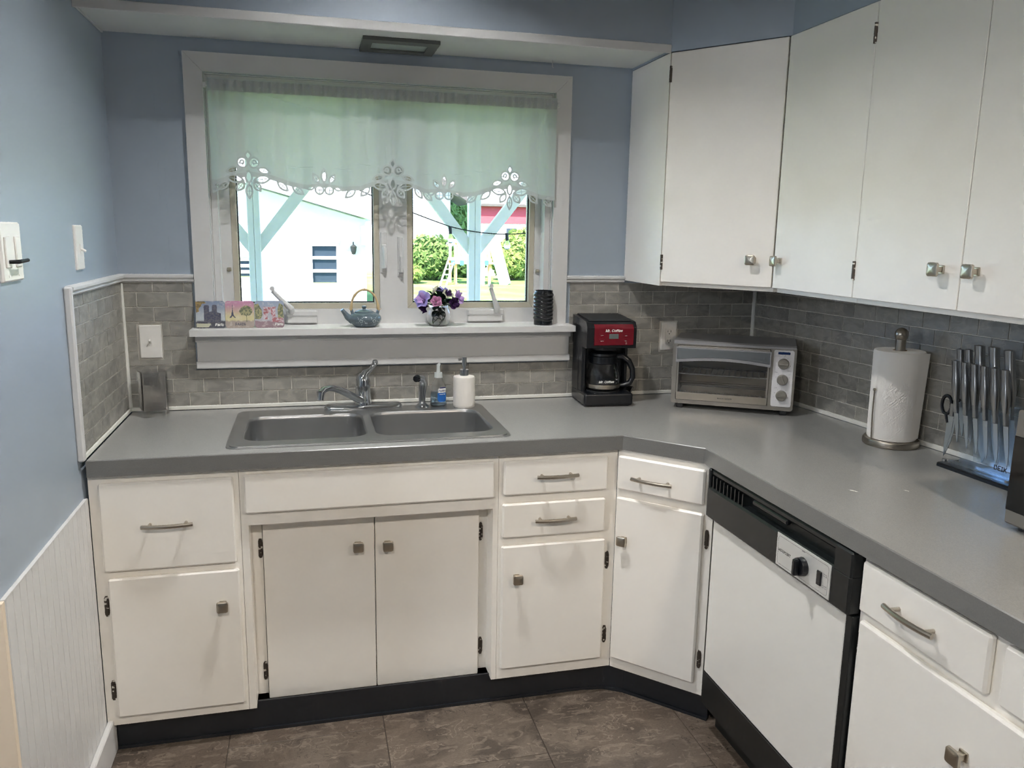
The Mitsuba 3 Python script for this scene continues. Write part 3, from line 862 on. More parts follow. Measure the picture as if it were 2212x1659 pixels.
scene[newkey(t.key + '__lens')] = mikit.ply(lathe([(0.0, CANH), (0.062, CANH), (0.062, CANH + 0.006), (0.0, CANH + 0.006)], (CANX, CANY, CEIL), 36), M_PLATE, emitter=M_BULB(LAMP_NEAR, LAMP_NEAR_RGB))
lamp('ceiling_lamp', 0.32, -2.80, 2.17, 'shaded ceiling lamp at the left, beside the doorway to the next room', LAMP_LEFT, LAMP_LEFT_RGB, drop=-0.042)
lamp('ceiling_lamp', 1.95, -2.85, 2.16, 'shaded ceiling lamp at the right, behind the end of the worktop', LAMP_RIGHT, LAMP_RIGHT_RGB)
lamp('added_fill_lamp', -1.55, -2.42, 1.93, 'added unseen fill globe in the next room, standing in for daylight', FILL_NEXT, FILL_NEXT_RGB, 0.08, False)  # added fill light, brightens the right-hand cabinets in place of next-room daylight
# PART2
# ---------------------------------------------------------------- switches and outlet
t = Thing('light_switch', 'white toggle switch plate on the tile beside the window', 'switch')
t.part('plate', face(soft_prism(rrect(0.0535, 0.1245, 1.102, 1.217, 0.003), 0.006, 0.003), 0, -0.0076, 0), M_PLATE)
t.part('toggle', cat(box(0.084, 0.094, -0.0155, -0.0136, 1.147, 1.172, 0.0005), tube([(0.089, -0.014, 1.158), (0.089, -0.026, 1.166)], [0.0045, 0.0035], 8)), M_PLATE)
for z in (1.128, 1.192):
    t.part('screw', cyl((0.089, -0.0132, z), (0.089, -0.0146, z), 0.003, n=10), M_PLATE)
ML0 = local((0, 0, 0), (0, 1, 0))     # local x = world y, front faces +x
t = Thing('light_switch', 'white single toggle switch plate on the blue left wall', 'switch', M=ML0)
t.part('plate', face(soft_prism(rrect(-0.516, -0.442, 1.427, 1.550, 0.003), 0.007, 0.003), 0, 0, 0), M_PLATE)
t.part('toggle', cat(box(-0.4835, -0.4745, -0.009, -0.0065, 1.473, 1.499, 0.0005), tube([(-0.479, -0.007, 1.485), (-0.479, -0.021, 1.478)], [0.0045, 0.0035], 8)), M_PLATE)
t = Thing('light_switch', 'white double switch plate with a black lever near the end of the left wall', 'switch', M=ML0)
t.part('plate', face(soft_prism(rrect(-1.090, -0.964, 1.427, 1.553, 0.004), 0.008, 0.004), 0, 0, 0), M_PLATE)
for x in (-1.058, -0.996):
    t.part('paddle', box(x - 0.016, x + 0.016, -0.0115, -0.0075, 1.457, 1.523, 0.002), M_PLATE)
t.part('lever', tube([(-1.062, -0.010, 1.470), (-1.045, -0.026, 1.470), (-0.998, -0.028, 1.472)], [0.004, 0.0045, 0.004], 8), M_BLACK)
for x in (-1.058, -0.996):
    t.part('screw', cyl((x, -0.0075, 1.440), (x, -0.009, 1.440), 0.003, n=10), M_PLATE)
t = Thing('outlet', 'white double power outlet on the tile behind the toaster oven', 'outlet')
t.part('plate', face(soft_prism(rrect(1.994, 2.062, 1.093, 1.207, 0.003), 0.006, 0.003), 0, -0.0076, 0), M_PLATE)
o = t.part('receptacle', box(2.0115, 2.0445, -0.0160, -0.0136, 1.117, 1.184, 0.001), M_PLATE)
for z in (1.170, 1.133):
    for dx in (-0.0065, 0.0065):
        o.part('slot', box(2.028 + dx - 0.001, 2.028 + dx + 0.001, -0.0166, -0.0158, z - 0.004, z + 0.004), M_INK)
    o.part('ground_hole', face(extrude(Point(0, 0).buffer(0.0022), 0.0008), 2.028, -0.0158, z - 0.0095), M_INK)
o.part('test_button', box(2.020, 2.036, -0.0172, -0.0158, 1.146, 1.157, 0.0006), M_PLATE)

# ---------------------------------------------------------------- coffee maker and carafe
MC = local((1.606, -0.212, CT), (0.998, -0.062, 0))
c = Thing('coffee_maker', 'black drip coffee maker with a dark red control panel beside the window', 'coffee maker', M=MC)
c.part('base', cat(rbox(0.0, 0.190, 0.0, 0.195, 0.003, 0.052, 0.010), box(0.012, 0.178, 0.012, 0.180, 0.0, 0.004)), M_BLACK, 40)
prof = Polygon([(0.108, 0.045), (0.108, 0.225), (0.0, 0.222), (0.0, 0.225), (0.198, 0.225), (0.198, 0.045)])
c.part('water_tank', cat(rbox(0.0, 0.190, 0.098, 0.198, 0.040, 0.250, 0.012), box(0.002, 0.020, 0.055, 0.15, 0.045, 0.24, 0.006), box(0.170, 0.188, 0.075, 0.15, 0.045, 0.24, 0.006)), M_BLACK, 40)
hd = Polygon([(-0.004, 0.222), (-0.006, 0.300), (0.010, 0.318), (0.030, 0.321), (0.198, 0.330), (0.198, 0.222)])
c.part('head', cat(yz(hd.buffer(-0.004).buffer(0.004), 0.0, 0.190)), M_BLACK, 25)
c.part('spout_skirt', lathe([(0.0, 0.210), (0.058, 0.210), (0.066, 0.224), (0.0, 0.224)], (0.092, 0.075, 0), 28), M_BLACK, 40)
c.part('lid', cat(yz(Polygon([(0.018, 0.3205), (0.186, 0.3300), (0.186, 0.3340), (0.030, 0.3262), (0.018, 0.3225)]), 0.014, 0.176)), M_BLACKM)
pn = c.part('control_panel', cat(yz(Polygon([(-0.0048, 0.233), (-0.0105, 0.236), (-0.0115, 0.296), (-0.0035, 0.306), (0.012, 0.3165), (0.010, 0.310), (0.0, 0.297)]), 0.028, 0.177)), M_RED, 30)
pn.part('display', box(0.083, 0.119, -0.0122, -0.0108, 0.2585, 0.2765, 0.0005), M_LCD)
for x, z in ((0.056, 0.277), (0.056, 0.256), (0.148, 0.275), (0.148, 0.256)):
    pn.part('button', box(x - 0.011, x + 0.011, -0.0122, -0.0105, z - 0.003, z + 0.003, 0.0008), M_RED)
pn.part('lettering', text('Mr. Coffee', 0.0095, 0.1005, -0.0113, 0.284, 0.0004, True, slant=0.25), M_INKW)
for s_, x, z in (('HOUR', 0.056, 0.2705), ('MINUTE', 0.056, 0.2495), ('BREW', 0.148, 0.2685), ('DELAY', 0.148, 0.2495), ('ON', 0.149, 0.243), ('OFF', 0.149, 0.2385)):
    pn.part('lettering', text(s_, 0.0022, x, -0.0112, z, 0.0003), M_INKW)
c.part('warming_plate', lathe([(0, 0.0515), (0.066, 0.0515), (0.066, 0.0555), (0.0, 0.0560)], (0.090, 0.073, 0), 32), M_BLACKM, 40)
c.part('plug', tube([(0.198, 0.175, 0.030), (0.222, 0.160, 0.040), (0.236, 0.150, 0.034)], [0.009, 0.011, 0.014], 10), M_BLACK, 40)
k = Thing('carafe', 'glass coffee carafe with black handle standing on the coffee maker', 'carafe', M=MC)
cx, cy, cz = 0.090, 0.073, 0.0562
outp = [(0.0, 0.0), (0.050, 0.0), (0.059, 0.004), (0.0635, 0.018), (0.0650, 0.040), (0.0625, 0.065), (0.054, 0.088), (0.0475, 0.104)]
inp = [(0.0455, 0.104), (0.052, 0.087), (0.0605, 0.064), (0.0630, 0.040), (0.0615, 0.018), (0.057, 0.006), (0.049, 0.0025), (0.0, 0.0025)]
k.part('glass', lathe(outp + inp, (cx, cy, cz), 48), M_GLASS, 50)
k.part('band', lathe([(0.0642, 0.008), (0.0662, 0.010), (0.0668, 0.022), (0.0656, 0.024), (0.0646, 0.022)], (cx, cy, cz), 48), M_NICKEL, 50)
k.part('collar', lathe([(0.0462, 0.103), (0.0485, 0.100), (0.0535, 0.103), (0.0520, 0.128), (0.0470, 0.130)], (cx, cy, cz), 40), M_BLACK, 50)
k.part('lid', lathe([(0.0, 0.131), (0.0500, 0.1305), (0.0490, 0.139), (0.030, 0.146), (0.0, 0.147)], (cx, cy, cz), 40), M_BLACK, 50)
hx = cx + 0.050
k.part('handle', cat(tube([(hx - 0.006, cy - 0.005, cz + 0.122), (hx + 0.022, cy - 0.012, cz + 0.127), (hx + 0.046, cy - 0.017, cz + 0.108), (hx + 0.060, cy - 0.020, cz + 0.078), (hx + 0.063, cy - 0.020, cz + 0.046), (hx + 0.052, cy - 0.017, cz + 0.024), (hx + 0.030, cy - 0.012, cz + 0.014), (hx + 0.012, cy - 0.005, cz + 0.016)],
                         [0.011, 0.0125, 0.012, 0.0105, 0.010, 0.011, 0.010, 0.008], 12), tube([(hx + 0.011, cy - 0.004, cz + 0.016), (hx + 0.012, cy - 0.006, cz + 0.060), (hx - 0.002, cy - 0.003, cz + 0.112)], [0.008, 0.007, 0.009], 10)), M_BLACK, 40)
k.part('lettering', text('Mr. Coffee', 0.0085, cx - 0.006, cy - 0.0668, cz + 0.034, 0.0004, True, slant=0.25), M_INKW)
for i in range(5):
    a = math.radians(36)
    R_ = [0.0640, 0.0652, 0.0640, 0.0590, 0.053][i]
    z = cz + 0.030 + 0.0135 * i
    x, y = cx + R_ * math.sin(a), cy - R_ * math.cos(a)
    k.part('mark', box(x - 0.004, x + 0.003, y - 0.0012, y - 0.0004, z, z + 0.0013), M_INKW)

# ---------------------------------------------------------------- toaster oven
MO = local((1.930, -0.263, CT), (0.3675, -0.2275, 0))
o = Thing('toaster_oven', 'stainless toaster oven with three grey dials in the worktop corner', 'toaster oven', M=MO)
W, D_, Z0, Z1 = 0.434, 0.232, 0.019, 0.250
front = rrect(0, W, Z0, Z1, 0.010)
cav = sbox(0.016, 0.034, 0.346, 0.240)
shell = cat(xz(front.difference(cav), 0.0, 0.012), box(0.003, W - 0.003, 0.012, D_, Z0, Z0 + 0.012), box(0.003, 0.014, 0.012, D_, Z0, Z1 - 0.008), box(0.348, W - 0.003, 0.012, D_, Z0, Z1 - 0.008), box(0.003, W - 0.003, D_ - 0.006, D_, Z0, Z1 - 0.008))
o.part('body', shell, M_OVEN)
o.part('top_cover', cat(yz(Polygon([(-0.002, 0.2435), (-0.002, 0.2500), (0.004, 0.2555), (D_, 0.2580), (D_, 0.2435)]), 0.002, W - 0.002)), M_OVENTOP)
o.part('lining', cat(box(0.0145, 0.3475, 0.20, 0.206, 0.032, 0.241), box(0.0145, 0.0165, 0.014, 0.20, 0.032, 0.241), box(0.3455, 0.3475, 0.014, 0.20, 0.032, 0.241), box(0.0165, 0.3455, 0.014, 0.20, 0.2395, 0.2415), box(0.0165, 0.3455, 0.014, 0.20, 0.0320, 0.0340)), M_CAVITY)
rk = o.part('rack', cat(tube([(0.020, 0.030, 0.128), (0.342, 0.030, 0.128)], 0.0022, 8), tube([(0.020, 0.185, 0.128), (0.342, 0.185, 0.128)], 0.0022, 8)), M_CHROME)
for i in range(15):
    x = 0.030 + 0.0215 * i
    rk.part('bar', tube([(x, 0.028, 0.1265), (x, 0.187, 0.1265)], 0.0013, 6), M_CHROME)
tray = o.part('crumb_tray', box(0.022, 0.340, 0.026, 0.186, 0.052, 0.055, 0.001), M_NICKEL)
for i in range(34):
    x = 0.030 + 0.0092 * i
    tray.part('rib', box(x, x + 0.0035, 0.024, 0.033, 0.055, 0.062), M_CHROME)
for z in (0.205, 0.082):
    o.part('heating_element', tube([(0.020, 0.110, z), (0.342, 0.110, z)], 0.0045, 8), M_CAVITY)
dr_ = o.part('door', cat(box(0.0175, 0.3445, -0.008, -0.0005, 0.0345, 0.064, 0.0015), box(0.0175, 0.3445, -0.006, -0.0005, 0.165, 0.240, 0.0015) if False else box(0.0175, 0.3445, -0.006, -0.0005, 0.220, 0.239, 0.0015), box(0.0175, 0.024, -0.006, -0.0005, 0.064, 0.220), box(0.338, 0.3445, -0.006, -0.0005, 0.064, 0.220)), M_OVEN)
dr_.part('glass', (np.array([(0.024, -0.003, 0.064), (0.338, -0.003, 0.064), (0.338, -0.003, 0.222), (0.024, -0.003, 0.222)]), np.array([[0, 1, 2, 3]])), M_PANE)
arc = [(0.014 + 0.334 * s, 0.178 + 0.012 * math.sin(PI * s)) for s in np.linspace(0, 1, 17)]
hp = Polygon([(0.014, 0.234), (0.348, 0.234)] + arc[::-1])
hi = Polygon([(0.018, 0.230), (0.344, 0.230)] + [(min(max(x, 0.018), 0.344), z + 0.010) for x, z in arc[::-1]])
h = dr_.part('handle', cat(xz(hp.difference(hi), -0.026, -0.008), xz(hp, -0.012, -0.0085)), M_OVENTOP)
h.part('mirror_strip', xz(hi.buffer(-0.0006), -0.022, -0.0125), M_MIRROR)
dr_.part('lower_strip', box(0.020, 0.342, -0.0096, -0.0082, 0.0370, 0.0615), M_NICKEL)
dr_.part('lettering', text('BLACK+DECKER', 0.0048, 0.195, -0.0097, 0.047, 0.0003, True), M_INK)
pn = o.part('control_panel', face(soft_prism(rrect(0.3565, 0.4265, 0.034, 0.240, 0.008), 0.003, 0.001), 0, -0.0004, 0), M_PANELW)
pn.part('display', box(0.371, 0.412, -0.0046, -0.0032, 0.2245, 0.2335, 0.0005), M_LCDB)
for i, (z, rot) in enumerate(((0.191, 0.0), (0.133, 1.15), (0.075, 0.0))):
    x = 0.3915
    kk = pn.part('dial', lathe([(0, 0), (0.0195, 0), (0.0182, 0.010), (0.0165, 0.012), (0, 0.012)], n=30).apply_transform(FACE).apply_translation((x, -0.0036, z)), M_GREYK, 40)
    bar = soft_prism(rrect(-0.017, 0.017, -0.0042, 0.0042, 0.003), 0.007, 0.0015)
    kk.part('grip', face(bar, x, -0.0154, z, -rot), M_GREYK)
    for j in range(9):
        a = -2.4 + 0.6 * j
        kk2 = pn.part('tick', face(extrude(rrect(-0.0012, 0.0012, -0.0006, 0.0006, 0.0004), 0.0003), x + 0.0245 * math.sin(a), -0.0034, z + 0.0245 * math.cos(a), 0), M_INKG)
for s_, x, z in (('FUNCTION', 0.373, 0.2165), ('TOAST', 0.392, 0.2185), ('TIMER', 0.369, 0.158), ('OFF', 0.415, 0.152), ('TEMP', 0.370, 0.1015), ('BAKE', 0.413, 0.165)):
    pn.part('lettering', text(s_, 0.0028, x, -0.0034, z, 0.0003), M_INKG)
for x in (0.020, 0.390):
    for y in (0.012, 0.196):
        o.part('foot', box(x, x + 0.026, y, y + 0.024, 0.0, 0.0195, 0.003), M_BLACKM)

# ---------------------------------------------------------------- paper towels
TX, TY = 2.388, -0.893
h = Thing('paper_towel_holder', 'brushed steel upright paper towel holder by the right wall', 'holder')
h.part('base', lathe([(0, 0), (0.080, 0), (0.083, 0.004), (0.083, 0.017), (0.080, 0.021), (0, 0.021)], (TX, TY, CT), 48), M_NICKEL, 40)
h.part('pole', cyl((TX, TY, CT + 0.02), (TX, TY, 1.246), 0.0150, n=24), M_NICKEL, 40)
h.part('finial', lathe([(0.0, -0.022), (0.010, -0.020), (0.0150, -0.016), (0.0165, -0.014), (0.0195, -0.006), (0.0200, 0.0), (0.0185, 0.009), (0.013, 0.016), (0.006, 0.0195), (0, 0.0202)], (TX, TY, 1.262), 28), M_NICKEL, 40)
h.part('tension_arm', cat(tube([(TX - 0.077, TY - 0.006, CT + 0.018), (TX - 0.080, TY - 0.004, 1.02), (TX - 0.079, TY - 0.002, 1.088)], 0.0022, 8), trimesh.creation.icosphere(2, 0.0048).apply_translation((TX - 0.079, TY - 0.002, 1.092))), M_NICKEL, 40)
r = Thing('paper_towel_roll', 'white quilted paper towel roll on the steel holder', 'paper towels')
r.part('roll', lathe([(0.0205, 0.937), (0.069, 0.936), (0.0715, 0.940), (0.0730, 1.10), (0.0745, 1.208), (0.0725, 1.2125), (0.0205, 1.2125)], (TX, TY, 0), 64), M_TOWEL, 40)
r.part('core', lathe([(0.0195, 0.936), (0.0204, 0.936), (0.0204, 1.2132), (0.0195, 1.2132)], (TX, TY, 0), 32), M_CARD, 40)
pts = []
for j in range(13):
    z = 0.945 + 0.266 * j / 12
    row = []
    for i in range(9):
        a = -0.62 + 0.055 * i + 0.02 * (1 - j / 12)
        lift = 0.0016 + 0.011 * (i / 8) ** 2 * (0.15 + 0.85 * (j / 12))
        row.append((TX + (0.0738 + lift) * math.cos(a - 0.75) , TY + (0.0738 + lift) * math.sin(a - 0.75), z))
    pts.append(row)
P_ = np.array(pts).reshape(-1, 3)
F_ = [(j * 9 + i, j * 9 + i + 1, (j + 1) * 9 + i + 1) for j in range(12) for i in range(8)] + [(j * 9 + i, (j + 1) * 9 + i + 1, (j + 1) * 9 + i) for j in range(12) for i in range(8)]
r.part('loose_sheet', trimesh.Trimesh(P_, F_, process=False), M_TOWEL, True)

# ---------------------------------------------------------------- knife block
MK = local((2.350, -1.126, CT), (0.035, -0.9994, 0))
SH = 0.16
def lean(m):
    m = tm(m).copy(); v = m.vertices.copy(); v[:, 0] += (0.165 - v[:, 2]) * SH; m.vertices = v
    return m
b = Thing('knife_block', 'clear acrylic knife stand on a black base beside the microwave', 'knife block', M=MK)
b.part('base', soft_prism(Polygon([(0.0, 0.0), (0.252, 0.0), (0.252, 0.098), (0.0, 0.098)]).buffer(-0.008).buffer(0.008), 0.011, 0.003), M_BLACK, 40)
b.part('clear_plate', box(0.012, 0.24, 0.006, 0.092, 0.0115, 0.0165), M_ACRYL)
for y, x0, x1 in ((0.018, 0.030, 0.236), (0.060, 0.030, 0.236)):
    b.part('clear_rail', box(x0, x1, y - 0.008, y + 0.004, 0.0168, 0.0258, 0.002), M_ACRYL)
b.part('front_panel', lean(box(0.040, 0.246, 0.0190, 0.0230, 0.0265, 0.190)), M_ACRYL)
b.part('back_panel', lean(box(0.040, 0.246, 0.0690, 0.0730, 0.0265, 0.205)), M_ACRYL)
for x in (0.018, 0.226):
    b.part('corner_screw', cyl((x, 0.012, 0.0166), (x, 0.012, 0.0230), 0.006, n=12), M_CHROME)
b.part('lettering', text('DEIK', 0.0125, 0.196, 0.0185, 0.0385, 0.0004, True), M_INK)
def knife(xb, y, h0, h1, wd, blade, label, group, bw):
    kf = Thing('kitchen_knife', label, 'knife', group, M=MK)
    zs = np.linspace(h0, h1, 9)
    w_ = [0.82, 0.92, 1.05, 1.12, 1.08, 0.98, 0.92, 0.96, 1.0]
    V, F = [], []
    n = 16
    for z, s in zip(zs, w_):
        for q in range(n):
            a = 2 * PI * q / n
            V.append((xb + wd * s * np.sign(math.cos(a)) * abs(math.cos(a)) ** 0.7, y + wd * 0.85 * s * np.sign(math.sin(a)) * abs(math.sin(a)) ** 0.7, z))
    for i in range(len(zs) - 1):
        for q in range(n):
            l = (q + 1) % n
            F += [(i * n + q, i * n + l, (i + 1) * n + l), (i * n + q, (i + 1) * n + l, (i + 1) * n + q)]
    V += [(xb, y, h0), (xb, y, h1 + 0.003)]
    for q in range(n):
        l = (q + 1) % n
        F += [(len(V) - 2, l, q), (len(V) - 1, (len(zs) - 1) * n + q, (len(zs) - 1) * n + l)]
    kf.part('handle', lean(trimesh.Trimesh(V, F, process=False)), M_STEELH, 50)
    kf.part('bolster', lean(box(xb - wd * 0.5, xb + wd * 0.62, y - 0.006, y + 0.006, h0 - 0.034, h0 + 0.001, 0.0015)), M_STEELH)
    kf.part('blade', lean(xz(Polygon([(xb - bw * 0.45, h0 - 0.034), (xb + bw * 0.55, h0 - 0.034), (xb + bw * 0.55, blade + 0.04), (xb + bw * 0.35, blade + 0.012), (xb + bw * 0.1, blade), (xb - bw * 0.30, blade + 0.05), (xb - bw * 0.45, blade + 0.085)]), y - 0.001, y + 0.001)), M_BLADE)
ORD = ['first', 'second', 'third', 'fourth', 'fifth', 'sixth']
for i in range(6):
    knife(0.041 + 0.0322 * i, 0.010, 0.196, 0.306, 0.0098, [0.082, 0.072, 0.065, 0.060, 0.058, 0.055][i], f'slim steel handled knife, {ORD[i]} from the left in the front row of the clear stand', 'steak knives in the front row', 0.015)
for i, (x, h1, wd, bl, bw) in enumerate(((0.018, 0.333, 0.010, 0.09, 0.018), (0.047, 0.336, 0.010, 0.075, 0.018), (0.084, 0.352, 0.0135, 0.035, 0.034), (0.131, 0.354, 0.0135, 0.035, 0.026), (0.179, 0.352, 0.0135, 0.035, 0.026))):
    lab = ['slim steel handled knife at the left end of the back row', 'slim steel handled knife second from the left in the back row', 'tallest thick handled steel knife in the middle of the back row', 'thick handled steel knife second from the right in the back row', 'thick handled steel knife at the right end of the back row'][i]
    knife(x, 0.050, 0.206, h1, wd, bl, lab, 'large knives in the back row', bw)
s = Thing('scissors', 'kitchen scissors with a black loop handle hung on the knife stand', 'scissors', M=MK)
lp = [(0.004 + 0.017 * math.cos(a) * 1.0, 0.012, 0.178 + 0.026 * math.sin(a)) for a in np.linspace(0.3, 2 * PI + 0.3, 25)[:-1]]
s.part('handle', cat(tube(lp, 0.0046, 8, closed=True), tube([(0.020, 0.014, 0.196), (0.034, 0.015, 0.204), (0.044, 0.016, 0.196)], 0.0042, 8), tube([(0.006, 0.012, 0.152), (0.014, 0.012, 0.128)], [0.005, 0.004], 8)), M_BLACK, 40)
s.part('blade', cat(xz(Polygon([(0.012, 0.150), (0.034, 0.150), (0.030, 0.105), (0.020, 0.060), (0.013, 0.030), (0.011, 0.060)]), 0.011, 0.013), xz(Polygon([(0.016, 0.150), (0.038, 0.150), (0.036, 0.110), (0.030, 0.075), (0.014, 0.034)]), 0.0135, 0.0155)), M_BLADE)
s.part('pivot', box(0.022, 0.033, 0.006, 0.018, 0.150, 0.186, 0.001), M_STEELH)

# ---------------------------------------------------------------- microwave
m = Thing('microwave', 'black and silver microwave oven cut off by the right picture edge', 'microwave', M=local((2.122, -1.585, CT), (0.0, -1.0, 0)))
m.part('body', box(0.004, 0.476, 0.014, 0.350, 0.013, 0.270, 0.004), M_BLACKM)
m.part('door', box(0.0, 0.480, 0.0, 0.0138, 0.013, 0.272, 0.004), M_OVEN)
m.part('window', box(0.003, 0.380, -0.002, 0.0005, 0.045, 0.214, 0.001), M_BLACKGLASS)
m.part('control_panel', box(0.384, 0.476, -0.002, 0.0005, 0.045, 0.214, 0.001), M_BLACKM)
for x in (0.03, 0.42):
    for y in (0.03, 0.30):
        m.part('foot', cyl((x, y, 0.0), (x, y, 0.014), 0.012, n=14), M_BLACKM)

# ---------------------------------------------------------------- by the sink
v = Thing('glass_vase', 'empty clear square glass vase in the left worktop corner', 'vase', M=spin(22, (0.0715, -0.1195, CT)))
S_ = 0.083
ov = rrect(0, S_, 0, S_, 0.006)
iv = rrect(0.005, S_ - 0.005, 0.005, S_ - 0.005, 0.004)
mo = m3.Manifold.extrude(m3.CrossSection([np.array(ov.exterior.coords)[:-1]], m3.FillRule.EvenOdd), 0.152)
mi_ = m3.Manifold.extrude(m3.CrossSection([np.array(iv.exterior.coords)[:-1]], m3.FillRule.EvenOdd), 0.2).translate([0, 0, 0.020])
v.part('glass', tm(mo - mi_).apply_translation((0, 0, 0.0004)), M_GLASS, 30)

c = Thing('soap_dispenser', 'white ceramic soap dispenser with a chrome pump on the sink deck', 'soap dispenser')
DX, DY = 1.163, -0.148
c.part('body', lathe([(0, 0), (0.036, 0), (0.0395, 0.004), (0.0400, 0.012), (0.0400, 0.108), (0.0380, 0.113), (0.014, 0.1165), (0.0, 0.1165)], (DX, DY, ZD), 40), M_CERAMIC, 40)
c.part('pump', cat(cyl((DX, DY, ZD + 0.1155), (DX, DY, ZD + 0.138), 0.0160, n=28), cyl((DX, DY, ZD + 0.138), (DX, DY, ZD + 0.152), 0.0062, n=16), cyl((DX, DY, ZD + 0.152), (DX, DY, ZD + 0.183), 0.0088, n=20), tube([(DX, DY, ZD + 0.172), (DX - 0.006, DY + 0.018, ZD + 0.174), (DX - 0.012, DY + 0.036, ZD + 0.168)], 0.0045, 8)), M_CHROME, 40)
c = Thing('soap_bottle', 'clear pump bottle of pale blue soap with a blue label between sprayer and dispenser', 'soap bottle')
BX, BY = 1.073, -0.118
c.part('bottle', lathe([(0, 0), (0.026, 0), (0.030, 0.004), (0.0305, 0.030), (0.0285, 0.060), (0.024, 0.080), (0.016, 0.096), (0.0125, 0.104), (0.0125, 0.110), (0.0112, 0.110), (0.0112, 0.104), (0.0148, 0.095), (0.0228, 0.079), (0.0273, 0.059), (0.0293, 0.030), (0.0288, 0.005), (0.025, 0.0022), (0, 0.0022)], (BX, BY, ZD + 0.0003), 36, 1.0, 0.62), M_GLASS, 50)
c.part('liquid', lathe([(0, 0.0030), (0.0242, 0.0030), (0.0280, 0.0060), (0.0285, 0.030), (0.0272, 0.052), (0.0, 0.052)], (BX, BY, ZD + 0.0003), 36, 1.0, 0.60), M_GEL, 40)
c.part('pump', cat(cyl((BX, BY, ZD + 0.106), (BX, BY, ZD + 0.124), 0.0152, 0.0142, n=24), cyl((BX, BY, ZD + 0.124), (BX, BY, ZD + 0.152), 0.0072, 0.0060, n=14), tube([(BX, BY, ZD + 0.150), (BX + 0.005, BY + 0.014, ZD + 0.152), (BX + 0.008, BY + 0.024, ZD + 0.147)], 0.0058, 8)), M_SOAPW, 40)
def wrap(poly_mesh, R, sy, grow):
    q = tm(poly_mesh).copy(); vv = q.vertices.copy()
    for i in range(len(vv)):
        a = vv[i, 0] / R
        rr = R + grow + max(0.0, -vv[i, 1])
        vv[i] = (BX + rr * math.sin(a), BY - rr * math.cos(a) * sy - grow, vv[i, 2])
    q.vertices = vv
    return q
def lab_mesh(x0, x1, z0, z1, r):
    P = shapely.segmentize(rrect(x0, x1, z0, z1, r), 0.002)
    q = trimesh.creation.extrude_polygon(P, 0.0002, engine='earcut')
    q = q.subdivide().subdivide()
    vv = q.vertices.copy(); q.vertices = np.stack([vv[:, 0], -vv[:, 2], vv[:, 1]], 1)
    return q
lb = c.part('label', wrap(lab_mesh(-0.006, 0.030, 0.018 + ZD, 0.056 + ZD, 0.010), 0.0302, 0.64, 0.0008), M_LABELB)
lb.part('cap_band', wrap(lab_mesh(-0.004, 0.029, 0.052 + ZD, 0.068 + ZD, 0.003), 0.0298, 0.64, 0.0012), M_INKW)
lb.part('top_arc', wrap(lab_mesh(0.002, 0.028, 0.066 + ZD, 0.072 + ZD, 0.0025), 0.0275, 0.64, 0.0014), M_NAVY)
def wtext(s_, h, x, z, R):
    q = meshkit.text_mesh(s_, h, 0.0002, True); vv = q.vertices.copy()
    vv[:, 0] -= vv[:, 0].max() / 2
    q.vertices = np.stack([x + vv[:, 0], -vv[:, 2], z + vv[:, 1]], 1)
    return wrap(q, R, 0.64, 0.0019)
lb.part('lettering', wtext('PURELL', 0.0058, 0.0125, 0.0565 + ZD, 0.0295), M_NAVY)
lb.part('lettering', wtext('HAND SOAP', 0.0030, 0.012, 0.045 + ZD, 0.0300), M_INKW)

# ---------------------------------------------------------------- on the window sill
ZS = 1.2074
def coaster_fn(sky0, sky1, low, z0, seed):
    def f(p, n, uv):
        t_ = (p.z - z0) / 0.094
        a = fbm(p.x * 120 + seed, p.z * 160, 0.0, 3)
        c = mix(sky0, sky1, smooth(0.95, 0.35, t_))
        c = mix(c, low, smooth(0.30, 0.22, t_ + 0.1 * (a - 0.5)))
        return mix(c, lin(205, 200, 194), 0.3 * smooth(0.55, 0.8, a))
    return f
def card_fn(c0, c1, k):
    def f(p, n, uv):
        return mix(c0, c1, smooth(0.35, 0.65, fbm(p.x * k, p.z * k, 1.0, 3)))
    return f
CO = [
    ('coaster', 0.243, 'square picture coaster of a twin-towered cathedral, leftmost on the window sill', mikit.proc(coaster_fn(lin(112, 126, 152), lin(168, 176, 182), lin(60, 62, 74), ZS, 1.0))),
    ('coaster', 0.3395, 'square picture coaster with a pink sky and a lattice tower on the window sill', mikit.proc(coaster_fn(lin(176, 120, 152), lin(190, 182, 140), lin(150, 138, 130), ZS, 5.0))),
    ('coaster', 0.4375, 'square picture coaster of a triumphal arch and crowd, rightmost on the window sill', mikit.proc(coaster_fn(lin(136, 150, 172), lin(164, 166, 176), lin(132, 108, 118), ZS, 9.0)))]
MD1, MD2, MD3, MD4 = (mat(f'print_{i}', prin(mikit.proc(card_fn(lin(*a), lin(*b_), k_)), 0.4)) for i, (a, b_, k_) in enumerate([((56, 60, 84), (84, 84, 94), 300), ((150, 126, 74), (110, 96, 66), 260), ((92, 100, 78), (150, 146, 108), 240), ((160, 96, 104), (190, 176, 184), 200)]))
